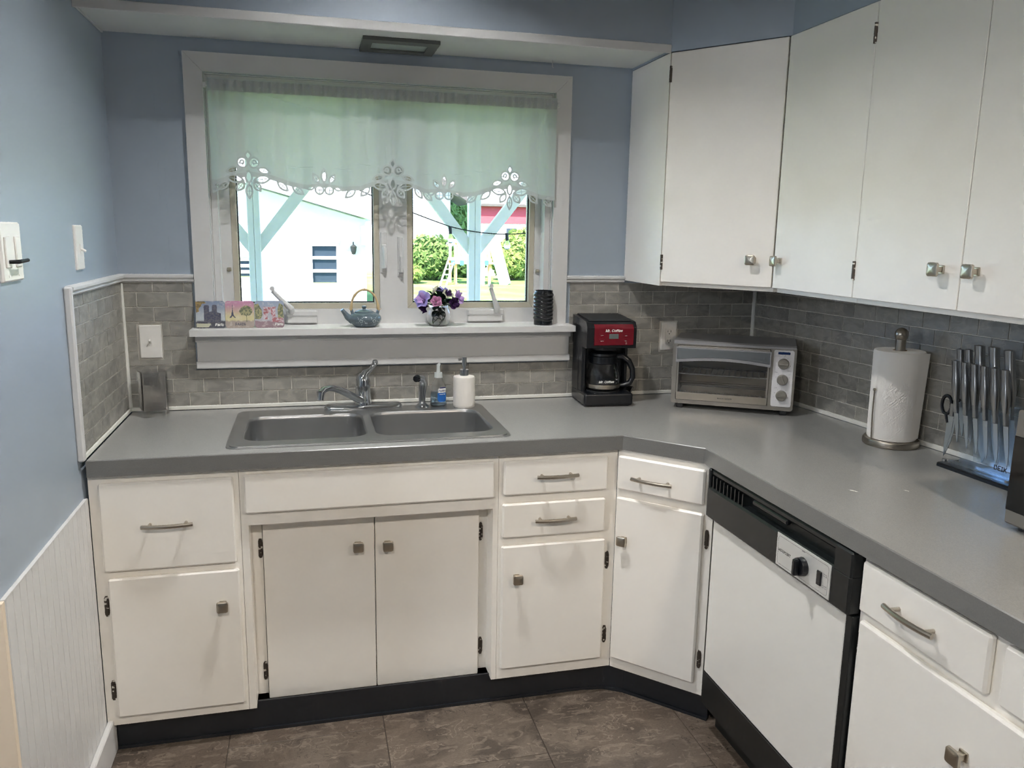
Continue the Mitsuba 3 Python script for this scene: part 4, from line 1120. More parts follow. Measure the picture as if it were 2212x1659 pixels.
for i, (nm, x0, lab, bs) in enumerate(CO):
    # lean against the casing: foot at y = -0.052, top touching
    Ml = trimesh.transformations.rotation_matrix(-0.16, (1, 0, 0), (0, -0.044, ZS))
    cst = Thing('coaster', lab, 'coaster', 'picture coasters on the sill', M=Ml)
    wd = 0.0955 if i < 2 else 0.0985
    cst.part('board', face(soft_prism(rrect(x0, x0 + wd, ZS, ZS + 0.094, 0.009), 0.004, 0.0006), 0, -0.040, 0), mat(f'coaster_{i}', prin(bs, 0.35)))
    yy = -0.0441
    P_ = lambda pts_, m_, nm_: cst.part(nm_, xz(Polygon([(x0 + a * wd, ZS + b_ * 0.094) for a, b_ in pts_]), yy - 0.0004, yy), m_)
    if i == 0:
        P_([(0.28, 0.28), (0.28, 0.82), (0.31, 0.85), (0.43, 0.85), (0.46, 0.82), (0.46, 0.60), (0.55, 0.62), (0.56, 0.82), (0.59, 0.86), (0.70, 0.86), (0.73, 0.82), (0.73, 0.58), (0.86, 0.55), (0.86, 0.22), (0.28, 0.22)], MD1, 'cathedral_print')
        P_([(0.0, 0.98), (0.30, 0.99), (0.36, 0.92), (0.22, 0.90), (0.18, 0.80), (0.10, 0.72), (0.12, 0.62), (0.02, 0.58)], MD2, 'foliage_print')
        P_([(0.02, 0.04), (0.44, 0.04), (0.52, 0.17), (0.02, 0.18)], M_BUD, 'table_print')
        cst.part('lettering', text('Paris', 0.009, x0 + 0.80 * wd, yy - 0.0001, ZS + 0.008, 0.0005, True, slant=0.2), M_INKW)
    if i == 1:
        P_([(0.14, 0.38), (0.20, 0.46), (0.235, 0.62), (0.25, 0.94), (0.265, 0.62), (0.30, 0.46), (0.37, 0.38), (0.31, 0.38), (0.255, 0.46), (0.20, 0.38)], MD1, 'tower_print')
        P_([(0.72, 0.22), (0.725, 0.45), (0.55, 0.48), (0.48, 0.62), (0.58, 0.78), (0.74, 0.84), (0.90, 0.76), (0.95, 0.60), (0.86, 0.47), (0.75, 0.45), (0.755, 0.22)], MD3, 'tree_print')
        cst.part('lettering', text('PARIS', 0.0085, x0 + 0.52 * wd, yy - 0.0001, ZS + 0.009, 0.0005, True), MD1)
    if i == 2:
        P_([(0.30, 0.30), (0.30, 0.74), (0.28, 0.78), (0.73, 0.78), (0.71, 0.74), (0.71, 0.30), (0.58, 0.30), (0.57, 0.50), (0.51, 0.58), (0.44, 0.50), (0.43, 0.30)], MD4, 'arch_print')
        P_([(0.0, 0.32), (0.0, 0.86), (0.12, 0.90), (0.24, 0.66), (0.26, 0.45), (0.18, 0.32)], MD3, 'tree_print')
        P_([(0.80, 0.36), (0.78, 0.66), (0.84, 0.92), (0.97, 0.84), (0.99, 0.36)], MD3, 'tree_print')
        P_([(0.56, 0.22), (0.60, 0.36), (0.95, 0.40), (0.99, 0.20)], MD4, 'car_print')
        cst.part('lettering', text('Paris', 0.009, x0 + 0.82 * wd, yy - 0.0005, ZS + 0.008, 0.0005, True, slant=0.2), M_INKW)

# teapot
def f_teapot(p, n, uv):
    base = mix(lin(80, 94, 104), lin(100, 114, 122), fbm(p.x * 90, p.y * 90, p.z * 90))
    def flower(cx, cz, s):
        dx, dz = (p.x - cx) / s, (p.z - cz) / s
        r = dr.sqrt(dx * dx + dz * dz); a = dr.atan2(dz, dx)
        ring = smooth(0.16, 0.06, dr.abs(r - 0.55))
        pet = smooth(0.22, 0.08, dr.abs(r - 1.05 - 0.35 * dr.cos(5 * a))) * smooth(-0.2, 0.4, dr.cos(10 * a + 1.0))
        leaf = smooth(0.2, 0.05, dr.abs(dr.sin(2.5 * a + 0.6))) * smooth(0.35, 0.1, dr.abs(r - 1.9))
        return dr.clip(ring + pet + 0.8 * leaf, 0, 1)
    m_ = dr.maximum(flower(0.800, 1.232, 0.0085), flower(0.847, 1.232, 0.0085))
    return mix(base, lin(188, 200, 204), 0.85 * m_ * dr.select(p.y < -0.05, 1.0, 0.0))
M_TEAPOT = mat('teapot_glaze', prin(mikit.proc(f_teapot), 0.16))
TPX, TPY = 0.818, -0.042
t = Thing('teapot', 'small blue-grey teapot with white flowers and a bamboo handle on the sill', 'teapot')
t.part('body', lathe([(0, 0), (0.034, 0), (0.042, 0.005), (0.054, 0.017), (0.0580, 0.028), (0.0560, 0.038), (0.047, 0.047), (0.036, 0.0515), (0.0, 0.0515)], (TPX, TPY, ZS), 44), M_TEAPOT, 50)
t.part('lid', lathe([(0, 0.0515), (0.034, 0.0520), (0.033, 0.0550), (0.018, 0.0600), (0.006, 0.0620), (0.0055, 0.0650), (0.0080, 0.0680), (0.0085, 0.0720), (0.006, 0.0750), (0, 0.0755)], (TPX - 0.003, TPY, ZS), 36), M_TEAPOT, 40)
t.part('spout', tube([(TPX - 0.044, TPY - 0.006, ZS + 0.026), (TPX - 0.062, TPY - 0.008, ZS + 0.036), (TPX - 0.072, TPY - 0.010, ZS + 0.050), (TPX - 0.082, TPY - 0.012, ZS + 0.063)], [0.017, 0.012, 0.0085, 0.0065], 14), M_TEAPOT, 40)
for sx in (-1, 1):
    t.part('lug', tube([(TPX + sx * 0.042, TPY, ZS + 0.042), (TPX + sx * 0.048, TPY, ZS + 0.060)], [0.0065, 0.005], 10), M_TEAPOT, 40)
    t.part('tie', tube([(TPX + sx * 0.046, TPY - 0.004, ZS + 0.056), (TPX + sx * 0.058, TPY - 0.008, ZS + 0.066)], 0.001, 6), M_BAMBOO)
hp_ = [(TPX - 0.001 + 0.048 * math.cos(a), TPY, ZS + 0.066 + 0.067 * math.sin(a)) for a in np.linspace(0, PI, 21)]
hp_ = [(TPX + 0.047, TPY, ZS + 0.057)] + hp_ + [(TPX - 0.049, TPY, ZS + 0.057)]
t.part('handle', tube(hp_, [0.0058 if k_ in (1, 2, 20, 21) else 0.0052 if k_ in (6, 11, 16) else 0.0038 for k_ in range(23)], 10), M_BAMBOO, 50)

# black ribbed vase
v = Thing('ribbed_vase', 'black ribbed glass vase at the right end of the window sill', 'vase')
prof = [(0, 0), (0.0345, 0), (0.036, 0.003), (0.0355, 0.014)]
for k_ in range(7):
    z = 0.018 + 0.0148 * k_
    prof += [(0.0350, z), (0.0375, z + 0.003), (0.0385, z + 0.007), (0.0375, z + 0.011), (0.0350, z + 0.0140)]
prof += [(0.0350, 0.130), (0.0335, 0.130), (0.0330, 0.02), (0, 0.018)]
mv = lathe(prof, (0, 0, 0), 48)
vv = mv.vertices.copy()
a = np.arctan2(vv[:, 1], vv[:, 0])
vv[:, 2] += np.where((vv[:, 2] > 0.016) & (vv[:, 2] < 0.125), 0.0028 * np.sin(2 * a + 0.8), 0)
mv.vertices = vv + [1.488, -0.045, ZS]
v.part('glass', mv, M_VASEB, 50)

# flowers in a glass jar
FX, FY = 1.086, -0.043
j = Thing('glass_jar', 'round clear glass jar holding silk flowers on the window sill', 'jar')
j.part('glass', lathe([(0, 0), (0.030, 0), (0.036, 0.004), (0.043, 0.018), (0.0455, 0.034), (0.0430, 0.052), (0.036, 0.064), (0.0345, 0.069), (0.0365, 0.073), (0.0365, 0.076), (0.0335, 0.076), (0.0325, 0.069), (0.034, 0.063), (0.0408, 0.051), (0.0432, 0.034), (0.0410, 0.019), (0.034, 0.006), (0.028, 0.004), (0, 0.004)], (FX, FY, ZS), 44), M_GLASS, 50)
st = Thing('flower_bunch', 'dark green leaves and wiry stems of the silk flowers in the glass jar', 'foliage')
rg = np.random.default_rng(3)
stems = []
for k_ in range(9):
    a0 = rg.uniform(0, 2 * PI)
    R_ = rg.uniform(0.016, 0.029)
    q = [(FX + R_ * math.cos(a0 + u_ * 3.2) * (1 - 0.3 * u_), FY + R_ * math.sin(a0 + u_ * 3.2) * (1 - 0.3 * u_), ZS + 0.010 + 0.060 * u_ + 0.006 * math.sin(5 * u_ + k_)) for u_ in np.linspace(0, 1, 12)]
    st.part('stem', tube(q, 0.0011, 6), M_LEAF)
def leaf_mesh(L, wd, curl, o, d, up):
    d = np.asarray(d, float); d /= np.linalg.norm(d)
    side = np.cross(d, up); side /= np.linalg.norm(side)
    nn = np.cross(side, d)
    V, F = [], []
    n = 7
    for i in range(n + 1):
        u_ = i / n
        wv = wd * math.sin(PI * min(1, u_ * 0.94 + 0.03)) ** 0.8
        c_ = np.asarray(o) + d * L * u_ - nn * curl * u_ * u_
        V += [c_ - side * wv + nn * wv * 0.3, c_, c_ + side * wv + nn * wv * 0.3]
    for i in range(n):
        for q in (0, 1):
            a_ = 3 * i + q
            F += [(a_, a_ + 1, a_ + 4), (a_, a_ + 4, a_ + 3)]
    return trimesh.Trimesh(V, F, process=False)
for k_ in range(120):
    a = rg.uniform(0, 2 * PI); e = rg.uniform(-0.35, 1.15)
    d = np.array([math.cos(a) * math.cos(e) * 1.15, math.sin(a) * math.cos(e) * 0.65, math.sin(e)])
    o_ = np.array([FX, FY, ZS + 0.082]) + d * rg.uniform(0.006, 0.040)
    if o_[1] > -0.02: o_[1] = -0.02
    st.part('leaf', leaf_mesh(rg.uniform(0.022, 0.034), rg.uniform(0.008, 0.013), rg.uniform(-0.004, 0.010), o_, d + rg.normal(0, 0.2, 3) * [1, 0.5, 1], [0.1, 0.2, 1]), M_LEAF, True)
for k_ in range(14):
    a = rg.uniform(0, 2 * PI)
    d = np.array([math.cos(a), math.sin(a), -1.2])
    st.part('leaf', leaf_mesh(rg.uniform(0.018, 0.026), 0.008, 0.004, np.array([FX, FY, ZS + 0.066]) + d * 0.010, d, [0.1, 0.9, 0.3]), M_LEAF, True)
def blossom(label, o, d, size, m1, m2=None, ruffle=0.12, lobes=5, flare=1.0):
    t_ = Thing('silk_flower', label, 'flower', 'silk flowers in the jar')
    d = np.asarray(d, float); d /= np.linalg.norm(d)
    x, y, z = frame_of((0, 0, 0), d)
    n, mm = 40, 10
    for layer in (0, 1):
        V, F = [], []
        for i in range(mm + 1):
            u_ = i / mm
            R_ = size * (0.14 + 0.9 * u_ ** (1.6 if flare > 0.8 else 1.0)) * (1.0 if layer == 0 else 0.62)
            h_ = size * (1.05 * u_ ** 0.75 - (0.28 * u_ ** 3 if layer == 0 else 0.05))
            for k2 in range(n):
                a_ = 2 * PI * k2 / n
                rr = R_ * (1 + 0.10 * u_ * math.cos(lobes * a_ + layer))
                hh = h_ + size * ruffle * u_ ** 2 * math.sin(lobes * 1.0 * a_ + 1.3 * layer) + size * 0.06 * u_ ** 2 * math.sin(11 * a_)
                V.append(np.asarray(o) + rr * (math.cos(a_) * x + math.sin(a_) * y) + hh * z)
        for i in range(mm):
            for k2 in range(n):
                l_ = (k2 + 1) % n
                F += [(i * n + k2, i * n + l_, (i + 1) * n + l_), (i * n + k2, (i + 1) * n + l_, (i + 1) * n + k2)]
        t_.part('petals' if layer == 0 else 'inner_petals', trimesh.Trimesh(V, F, process=False), m1 if layer == 0 else (m2 or m1), True)
    t_.part('calyx', tube([np.asarray(o) - z * size * 0.25, np.asarray(o) + z * size * 0.25], [size * 0.10, size * 0.2], 10), M_LEAF)
blossom('large lavender silk flower facing left at the left of the jar', (1.034, -0.072, 1.300), (-0.62, -0.62, 0.40), 0.031, M_LAV, M_LAVP, 0.16)
blossom('lavender silk flower seen from its side at the top of the bunch', (1.092, -0.045, 1.318), (0.12, -0.10, 1.0), 0.029, M_LAV, M_LAV, 0.12)
blossom('pink silk flower at the front centre of the bunch', (1.069, -0.088, 1.296), (-0.06, -0.85, 0.42), 0.020, M_PINK, M_PINK, 0.2)
blossom('pinkish lavender silk flower seen from the side at the right of the bunch', (1.143, -0.060, 1.308), (0.62, -0.40, 0.35), 0.027, M_LAVP, M_LAVP, 0.18)
blossom('dark plum silk flower under the left lavender flower', (1.038, -0.074, 1.282), (-0.7, -0.4, -0.1), 0.022, M_PLUM, M_PLUM, 0.2)
blossom('dark plum silk flower at the lower right of the bunch', (1.128, -0.082, 1.294), (0.4, -0.8, 0.1), 0.021, M_PLUM, M_PLUM, 0.2)
blossom('cream and plum silk flower right of the bunch centre', (1.112, -0.066, 1.318), (0.2, -0.6, 0.6), 0.020, M_BUD, M_PLUM, 0.2)
b_ = Thing('flower_bud', 'cream bud standing up at the top left of the bunch', 'bud')
b_.part('bud', tube([(1.060, -0.06, 1.325), (1.068, -0.062, 1.340), (1.076, -0.063, 1.351), (1.081, -0.063, 1.356)], [0.004, 0.007, 0.0045, 0.001], 8), M_BUD)

# ---------------------------------------------------------------- curtain
def leafp(cx, cz, L, wd, ang):
    t_ = np.linspace(0, 1, 13)
    up_ = [(L * (s_ - 0.5), wd * math.sin(PI * s_) ** 0.9) for s_ in t_]
    dn = [(x_, -z_) for x_, z_ in up_[::-1][1:-1]]
    return affinity.translate(affinity.rotate(Polygon(up_ + dn), math.degrees(ang), origin=(0, 0)), cx, cz)
solid, holes, bars = [], [], []
SW = 0.0054
def add_leaf(cx, cz, L, wd, ang, cross=True):
    P = leafp(cx, cz, L, wd, ang)
    solid.append(P)
    h_ = P.buffer(-SW)
    if not h_.is_empty:
        holes.append(h_)
        if cross:
            c_, s_ = math.cos(ang), math.sin(ang)
            bars.append(LineString([(cx - c_ * L * .45, cz - s_ * L * .45), (cx + c_ * L * .45, cz + s_ * L * .45)]).buffer(0.0009))
            bars.append(LineString([(cx - s_ * wd, cz + c_ * wd), (cx + s_ * wd, cz - c_ * wd)]).buffer(0.0009))
def add_ring(cx, cz, r_):
    P = Point(cx, cz).buffer(r_)
    solid.append(P); holes.append(P.buffer(-SW))
    bars.append(LineString([(cx, cz - r_), (cx, cz + r_)]).buffer(0.0009)); bars.append(LineString([(cx - r_, cz), (cx + r_, cz)]).buffer(0.0009))
BIG = [0.437, 0.923, 1.349]
def edge(x):
    xs = [0.30, 0.335, 0.40, 0.437, 0.50, 0.58, 0.63, 0.686, 0.75, 0.81, 0.86, 0.923, 0.985, 1.04, 1.105, 1.17, 1.22, 1.28, 1.349, 1.42, 1.46, 1.53]
    zs = [1.705, 1.700, 1.722, 1.732, 1.724, 1.700, 1.692, 1.700, 1.690, 1.694, 1.712, 1.722, 1.708, 1.690, 1.694, 1.682, 1.686, 1.706, 1.716, 1.696, 1.682, 1.676]
    return float(np.interp(x, xs, zs))
for x in BIG:
    z = edge(x)
    for sx in (-1, 1):
        P = Point(x + sx * 0.0185, z + 0.036).buffer(0.0195)
        solid.append(P); holes.append(P.buffer(-0.0055))
        cu = [(x + sx * (0.0185 + 0.008 * (1 - u_) * math.cos(5.5 * u_)), z + 0.036 + (0.009 * (1 - 0.5 * u_)) * math.sin(5.5 * u_)) for u_ in np.linspace(0, 1, 12)]
        bars.append(LineString(cu).buffer(0.0022)); bars.append(LineString([cu[-1], (x + sx * 0.036, z + 0.034)]).buffer(0.0014))
        add_leaf(x + sx * 0.050, z + 0.010, 0.050, 0.0125, sx * -0.30)
        add_leaf(x + sx * 0.044, z - 0.018, 0.062, 0.0150, sx * 0.14)
        add_leaf(x + sx * 0.027, z - 0.042, 0.044, 0.0130, sx * -0.95)
    add_leaf(x, z + 0.060, 0.034, 0.012, PI / 2, False)
    P = Point(x, z - 0.010).buffer(0.016); P = affinity.scale(P, 0.85, 1.35)
    solid.append(P); holes.append(P.buffer(-0.006))
    add_leaf(x, z - 0.058, 0.056, 0.0130, PI / 2)
for x in (0.686, 1.105):
    z = edge(x)
    add_ring(x - 0.0165, z - 0.016, 0.0168); add_ring(x + 0.0165, z - 0.016, 0.0168)
    add_leaf(x, z + 0.032, 0.056, 0.0120, PI / 2)
    add_leaf(x - 0.027, z + 0.022, 0.042, 0.0115, PI / 2 + 0.55); add_leaf(x + 0.027, z + 0.022, 0.042, 0.0115, PI / 2 - 0.55)
    add_leaf(x - 0.046, z - 0.010, 0.034, 0.009, 0.2, False); add_leaf(x + 0.046, z - 0.010, 0.034, 0.009, -0.2, False)
for x, a in ((0.547, -0.72), (0.597, -0.62), (0.775, 0.70), (0.826, 0.80), (0.355, 0.6), (0.332, 0.9), (1.012, -0.9), (1.046, -0.75), (1.208, 0.62), (1.258, 0.75), (1.436, -0.8), (1.492, -0.7)):
    add_leaf(x, edge(x) - 0.016, 0.052, 0.0130, a)
cloth = Polygon([(0.318, 2.034), (1.522, 2.034)] + [(x, edge(x)) for x in np.linspace(1.522, 0.318, 120)])
strip = LineString([(x, edge(x)) for x in np.linspace(0.320, 1.520, 160)]).buffer(0.0075)
win = sbox(0.318, 1.55, 1.522, 2.034)
sol, hol, bar = unary_union(solid), unary_union(holes), unary_union(bars)
lace = unary_union([sol, strip]).difference(hol).union(bar.intersection(sol)).intersection(win)
lace = lace.buffer(0.0002).simplify(0.0004)
cloth = cloth.difference(unary_union([sol, strip]).buffer(0.0)).intersection(win)
cloth = max(getattr(cloth, 'geoms', [cloth]), key=lambda g: g.area).simplify(0.0003)
def fold(x, z):
    top_ = np.clip((z - 1.93) / 0.08, 0, 1)
    y = 0.0075 * np.sin(2 * PI * (x / 0.145 + 0.25 * np.sin(3.1 * x))) * (1 - 0.55 * top_) * (0.5 + 0.5 * np.clip((2.0 - z) / 0.25, 0, 1))
    y = y + 0.0035 * np.sin(2 * PI * x / 0.062 + 1.7) * (1 - 0.4 * top_) + 0.0042 * top_ * np.sin(2 * PI * x / 0.026 + 2 * np.sin(9 * x))
    y = y - 0.014 * np.exp(-((x - 0.995) / 0.022) ** 2) * np.clip((2.0 - z) / 0.2, 0, 1)
    return y
YC = -0.046
def sheet(poly, step, dy=0.0, full=False):
    cs = []
    for g in getattr(poly, 'geoms', [poly]):
        if g.area < 2e-6: continue
        loops = [np.array(g.exterior.coords)[:-1]] + [np.array(r_.coords)[:-1] for r_ in g.interiors]
        cs += loops
    m_ = m3.Manifold.extrude(m3.CrossSection(cs, m3.FillRule.EvenOdd), 0.02).refine_to_length(step)
    q = tm(m_)
    keep = (q.vertices[q.faces][:, :, 2] > 0.0199).all(1)
    q = trimesh.Trimesh(q.vertices, q.faces[keep], process=False); q.remove_unreferenced_vertices()
    x, z = q.vertices[:, 0].copy(), q.vertices[:, 1].copy()
    q.vertices = np.stack([x, YC + dy + fold(x, z), z], 1)
    return trimesh.Trimesh(q.vertices, q.faces[:, ::-1] if False else q.faces, process=False)
cu = Thing('curtain', 'sheer white cafe curtain with scalloped cutwork lace edge across the window', 'curtain')
cu.part('panel', sheet(cloth, 0.012), M_SHEER, True)
cu.part('lace_edge', sheet(lace, 0.012, -0.0004), M_LACE, True)
cu.part('rod_pocket', sheet(sbox(0.320, 1.994, 1.520, 2.030), 0.006, -0.0022), M_LACE, True)
cu.part('rod', tube([(0.310, YC + 0.014, 2.012), (1.530, YC + 0.014, 2.012)], 0.0045, 10), M_TRIM)
for x in (0.308, 1.531):
    cu.part('rod_bracket', box(x - 0.005, x + 0.005, -0.0205, YC + 0.006, 2.004, 2.020, 0.001), M_TRIM)

# ---------------------------------------------------------------- outdoors
GZ = -0.35
def f_lawn(p, n, uv):
    a = fbm(p.x * 0.8, p.y * 0.8, 0.0, 4); b2 = nz(p.x * 9, p.y * 5)
    c = mix(lin(66, 98, 40), lin(112, 130, 62), smooth(0.3, 0.7, a))
    return mix(c, lin(70, 104, 40), 0.5 * smooth(0.55, 0.8, b2))
single('lawn', box(-40, 60, 0.14, 90, GZ - 0.2, GZ), mat('lawn_grass', prin(mikit.proc(f_lawn), 0.95)), kind='structure')
M_POST = mat('post_paint', prin(lin(228, 224, 219), 0.7))
M_SIDE = mat('pale_siding', prin(lin(218, 224, 230), 0.7))
M_GAR = mat('garage_paint', prin(lin(204, 206, 208), 0.7))
M_SHINGLE = mat('dark_roofing', prin(lin(88, 82, 78), 0.9))
M_ROOFW = mat('white_roofing', prin(lin(226, 226, 226), 0.6))
M_BARN = mat('red_siding', prin(lin(176, 70, 78), 0.8))
M_DARKGLASS = mat('dark_pane', prin(lin(46, 56, 66), 0.12))
M_WOOD = mat('orange_wood', prin(lin(222, 172, 116), 0.8))
M_TEAL = mat('teal_plastic', prin(lin(70, 188, 190), 0.5))
M_LEAFO = [mat(f'shrub_leaf_{i}', {'type': 'principledthin', 'base_color': rgb(lin(*c)), 'roughness': 0.7, 'diff_trans': 0.7}) for i, c in enumerate([(116, 142, 82), (140, 158, 88), (92, 120, 72)])]
M_BARK = mat('bark', prin(lin(96, 80, 66), 0.9))

def porch_post(x0, x1, label, seed):
    t_ = Thing('porch_post', label, 'post', 'porch posts outside the window')
    xm = (x0 + x1) / 2
    t_.part('board', box(x0, xm - 0.001, 2.56, 2.64, GZ, 2.118, 0.003), M_POST)
    t_.part('board', box(xm + 0.001, x1, 2.56, 2.64, GZ, 2.118, 0.003), M_POST)
    for sx in (-1, 1):
        xa = x1 if sx > 0 else x0
        q = Polygon([(xa, 1.40), (xa, 1.515), (xa + sx * 0.465, 2.117), (xa + sx * 0.567, 2.117)])
        t_.part('brace', xz(q, 2.575, 2.625), M_POST)
porch_post(0.255, 0.332, 'pale porch post with two braces behind the left window sash', 1)
porch_post(1.712, 1.795, 'pale porch post with two braces behind the right window sash', 2)
pr = Thing('porch_roof', 'pale porch roof and beam above the posts outside the window', 'roof')
pr.part('beam', box(-1.5, 3.6, 2.55, 2.65, 2.120, 2.300, 0.004), M_POST)
pr.part('deck', box(-1.6, 3.7, 0.14, 2.75, 2.302, 2.36), M_POST)
# string lights
sl = Thing('string_lights', 'black outdoor string light cable with bulbs across the right window sash', 'string lights')
def sag(a, b_, d_, n=14):
    return [tuple(np.array(a) * (1 - u_) + np.array(b_) * u_ - np.array([0, 0, 4 * d_ * u_ * (1 - u_)])) for u_ in np.linspace(0, 1, n)]
ln = [(0.10, 2.545, 2.40), (0.45, 2.545, 2.12)] + sag((0.812, 2.545, 1.881), (1.575, 2.545, 1.588), 0.012) + sag((1.575, 2.545, 1.588), (2.572, 2.545, 1.668), 0.080)[1:] + [(3.0, 2.545, 1.90), (3.4, 2.545, 2.18)]
ln[0] = (0.35, 2.547, 2.20)
sl.part('cable', tube(ln, 0.0037, 6), M_BLACKM)
for x, z in ((1.575, 1.586), (1.975, 1.547)):
    s_ = sl.part('socket', cyl((x, 2.545, z + 0.004), (x + 0.004, 2.545, z - 0.048), 0.0115, n=10), M_BLACKM)
    s_.part('bulb', lathe([(0, -0.112), (0.013, -0.108), (0.023, -0.093), (0.024, -0.080), (0.013, -0.053), (0.009, -0.047), (0, -0.047)], (x + 0.004, 2.545, z), 16), M_GLASS, 40)
# garage
g = Thing('garage', 'white garage with a shallow gable roof and a three pane window across the yard', 'garage')
gw = Polygon([(-7.0, GZ), (1.95, GZ), (1.95, 1.80), (-2.5, 3.02), (-7.0, 1.80)])
gh = [sbox(0.735, 0.345, 1.29, 1.235), sbox(-1.20, 0.48, -0.60, 0.885)]
fw = gw
for h_ in gh:
    fw = fw.difference(h_)
g.part('wall', cat(xz(fw, 16.0, 16.15), box(1.80, 1.95, 16.15, 22.0, GZ, 1.78), box(-7.0, -6.85, 16.15, 22.0, GZ, 1.78)), M_GAR)
for h_ in gh:
    x0, z0, x1, z1 = h_.bounds
    wn = g.part('window', cat(*[xz(sbox(x0 - 0.05, z0 - 0.05, x1 + 0.05, z1 + 0.05).difference(h_.buffer(-0.01)), 15.97, 16.05)]), M_GAR)
    nb = 3
    for q in range(nb):
        za, zb = z0 + (z1 - z0) * q / nb, z0 + (z1 - z0) * (q + 1) / nb
        wn.part('pane', box(x0 + 0.01, x1 - 0.01, 16.05, 16.06, za + 0.035, zb - 0.035), M_DARKGLASS)
        if q:
            wn.part('muntin', box(x0, x1, 16.0, 16.05, za - 0.035, za + 0.035), M_GAR)
    wn.part('head_trim', box(x0 - 0.13, x1 + 0.06, 15.93, 15.998, z1 + 0.05, z1 + 0.15), M_POST)
sl_ = (1.80 - 3.02) / 4.45
for sx in (1, -1):
    f_ = lambda x_: 3.02 + sl_ * abs(x_ + 2.5)
    xe = 2.15 if sx > 0 else -7.2
    q = Polygon([(-2.5, f_(-2.5) + 0.05), (xe, f_(xe) + 0.05), (xe, f_(xe) + 0.22), (-2.5, f_(-2.5) + 0.22)])
    r_ = g.part('roof', xz(q, 15.45, 22.2), M_ROOFW)
    q = Polygon([(-2.5, f_(-2.5) + 0.02), (xe, f_(xe) + 0.02), (xe, f_(xe) + 0.20), (-2.5, f_(-2.5) + 0.20)])
    r_.part('fascia', xz(q, 15.41, 15.45), M_GAR)
g.part('eave_return', box(1.84, 1.98, 15.46, 15.99, 1.24, 1.66), M_POST)
la = Thing('wall_lantern', 'small black lantern on the garage wall right of its window', 'lantern')
la.part('body', lathe([(0, 1.02), (0.04, 1.03), (0.06, 1.10), (0.075, 1.20), (0.03, 1.235), (0, 1.26)], (1.66, 15.88, 0), 12), M_BLACKM)
la.part('arm', tube([(1.66, 15.88, 1.24), (1.66, 15.92, 1.30), (1.66, 15.995, 1.16)], 0.012, 6), M_BLACKM)
# pale building with vertical siding behind
hb = Thing('house', 'tall pale house with vertical siding and a dark roof edge behind the garage', 'house')
hb.part('wall', box(-10.0, 7.47, 36.5, 39.0, GZ, 8.4), M_SIDE)
for k_ in range(46):
    x = -9.6 + 0.37 * k_
    hb.part('batten', box(x, x + 0.06, 36.46, 36.499, GZ, 8.4), M_SIDE)
hb.part('roof', xz(Polygon([(-0.7, 8.45), (-0.7, 8.75), (8.35, 3.22), (8.35, 2.92)]), 35.7, 39.2), M_SHINGLE)
# fence
fe = Thing('fence', 'tall pale board fence at the back of the yard', 'fence')
for k_ in range(60):
    x = 4.2 + 0.15 * k_
    fe.part('board', box(x, x + 0.142, 33.0, 33.03, GZ, 1.20 + 0.03 * math.sin(k_ * 2.3)), M_SIDE)
fe.part('rail', box(4.2, 13.2, 33.03, 33.08, 0.7, 0.8), M_SIDE)
# red building
rb = Thing('barn', 'red building with a white roof beyond the fence', 'building')
rb.part('wall', box(10.5, 22.0, 50.0, 58.0, 2.2, 3.35), M_BARN)
rb.part('base_wall', box(10.5, 22.0, 50.05, 58.0, GZ, 2.2), M_GAR)
rb.part('window', box(13.6, 14.3, 49.95, 50.04, 1.1, 1.9), M_DARKGLASS)
rb.part('eave', box(10.2, 22.3, 49.6, 50.3, 3.30, 3.46), M_SHINGLE)
rb.part('roof', yz(Polygon([(49.6, 3.46), (54.0, 5.4), (54.0, 5.6), (49.6, 3.62)]), 10.2, 22.3), M_ROOFW)
# playset
ps = Thing('play_tower', 'wooden play tower with a slide and ladder on the lawn', 'play tower')
for x in (6.02, 7.32):
    for y in (27.0, 28.2):
        ps.part('leg', box(x - 0.05, x + 0.05, y - 0.05, y + 0.05, GZ, 1.32), M_WOOD)
for k_ in range(9):
    x = 6.08 + 0.142 * k_
    ps.part('plank', box(x, x + 0.128, 26.92, 26.95, 0.62, 1.20), M_WOOD)
ps.part('rail', box(5.98, 7.36, 26.90, 26.96, 1.18, 1.30), M_WOOD)
ps.part('deck', box(5.95, 7.40, 26.9, 28.3, 0.50, 0.62), M_WOOD)
ps.part('beam', box(5.85, 7.55, 26.86, 26.90, 0.40, 0.49), M_WOOD)
for x in (5.82, 6.16, 7.10, 7.45):
    ps.part('bracket', box(x, x + 0.14, 26.82, 26.86, 0.36, 0.54), M_TEAL)
for x in (5.75, 5.98):
    ps.part('ladder_side', tube([(x, 26.95, 0.60), (x - 0.45, 26.2, GZ)], 0.035, 8), M_GAR)
for k_ in range(4):
    u_ = 0.2 + 0.2 * k_
    ps.part('ladder_rung', tube([(5.75 - 0.45 * u_, 26.95 - 0.75 * u_, 0.60 - 0.95 * u_), (5.98 - 0.45 * u_, 26.95 - 0.75 * u_, 0.60 - 0.95 * u_)], 0.025, 6), M_GAR)
ps.part('slide', extrude(rrect(-0.22, 0.22, -0.05, 0.05, 0.04), 1.65).apply_transform(trimesh.transformations.rotation_matrix(-0.28, (0, 1, 0))).apply_translation((7.88, 26.7, GZ)), M_GAR)
ps.part('swing_leg', tube([(7.40, 26.9, 1.0), (7.92, 26.6, GZ)], 0.05, 8), M_GAR)
ps.part('centre_leg', box(6.90, 7.08, 26.7, 26.8, GZ, 0.40), M_GAR)
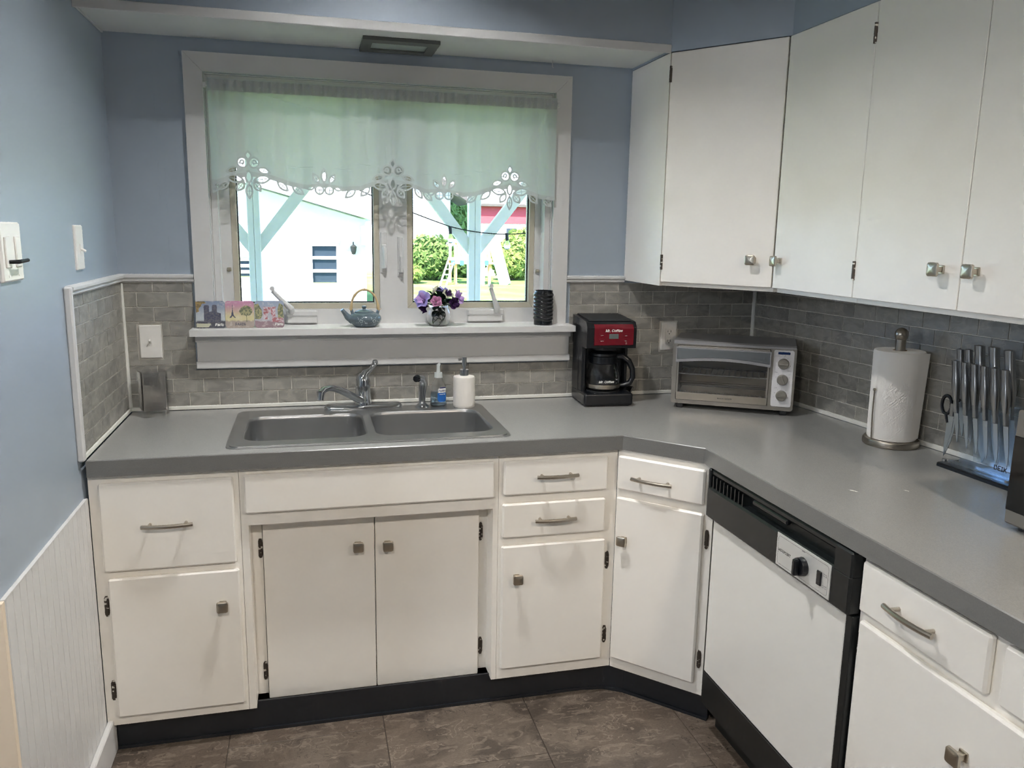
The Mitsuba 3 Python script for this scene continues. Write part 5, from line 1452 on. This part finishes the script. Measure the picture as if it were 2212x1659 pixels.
# shrubs and trees
def shrub(base, label, cat_, cx, cy, z0, rx, ry, rz, n, mi_k, seed, leaf=0.11, trunk=None):
    rr = np.random.default_rng(seed)
    t_ = Thing(base, label, cat_)
    d = rr.normal(size=(n, 3)); d /= np.linalg.norm(d, axis=1, keepdims=True)
    lump = 0.72 + 0.45 * meshkit.noise(d * 2.4 + seed, seed)
    R_ = (rr.random(n) ** 0.35) * lump
    C = d * R_[:, None] * [rx, ry, rz] + [cx, cy, z0 + rz * 0.95]
    C[:, 2] = np.maximum(C[:, 2], z0 + 0.05)
    nn = d + rr.normal(0, 0.6, (n, 3)); nn /= np.linalg.norm(nn, axis=1, keepdims=True)
    a_ = np.cross(nn, rr.normal(size=(n, 3))); a_ /= np.linalg.norm(a_, axis=1, keepdims=True)
    b2 = np.cross(nn, a_)
    L = leaf * rr.uniform(0.7, 1.4, (n, 1))
    V = np.stack([C - a_ * L, C - b2 * L * 0.45, C + a_ * L, C + b2 * L * 0.45], 1).reshape(-1, 3)
    i = np.arange(n)[:, None] * 4
    F = np.vstack([i + [0, 1, 2], i + [0, 2, 3]])
    t_.part('foliage', trimesh.Trimesh(V, F, process=False), M_LEAFO[mi_k])
    t_.part('stem', tube([(cx, cy, z0), (cx + 0.02, cy, z0 + rz * (1.2 if trunk is None else trunk))], [0.05, 0.03], 8), M_BARK)
shrub('bush', 'leafy green bush left of the play tower', 'bush', 5.48, 29.6, GZ, 1.05, 0.9, 0.92, 5200, 0, 11)
shrub('bush', 'low yellow-green bush by the fence at the left of the right sash', 'bush', 4.25, 27.6, GZ, 0.75, 0.7, 0.36, 2200, 1, 12)
shrub('bush', 'dark leafy bush behind the play tower', 'bush', 7.1, 31.7, GZ, 1.2, 0.8, 0.70, 4200, 2, 13)
shrub('bush', 'large bright bush right of the play tower', 'bush', 8.95, 29.8, GZ, 1.05, 0.9, 0.92, 5200, 1, 14)
shrub('bush', 'rounded bush at the right edge of the right sash', 'bush', 11.2, 29.6, GZ, 1.0, 0.9, 0.76, 4200, 0, 15)
shrub('tree', 'tall green tree between the pale house and the red building', 'tree', 8.15, 41.0, GZ, 1.2, 1.2, 2.3, 7500, 0, 16, 0.16, 0.6)
shrub('tree', 'small tree in front of the red building', 'tree', 11.4, 37.5, GZ, 1.1, 0.9, 1.15, 4200, 1, 17, 0.13, 0.6)
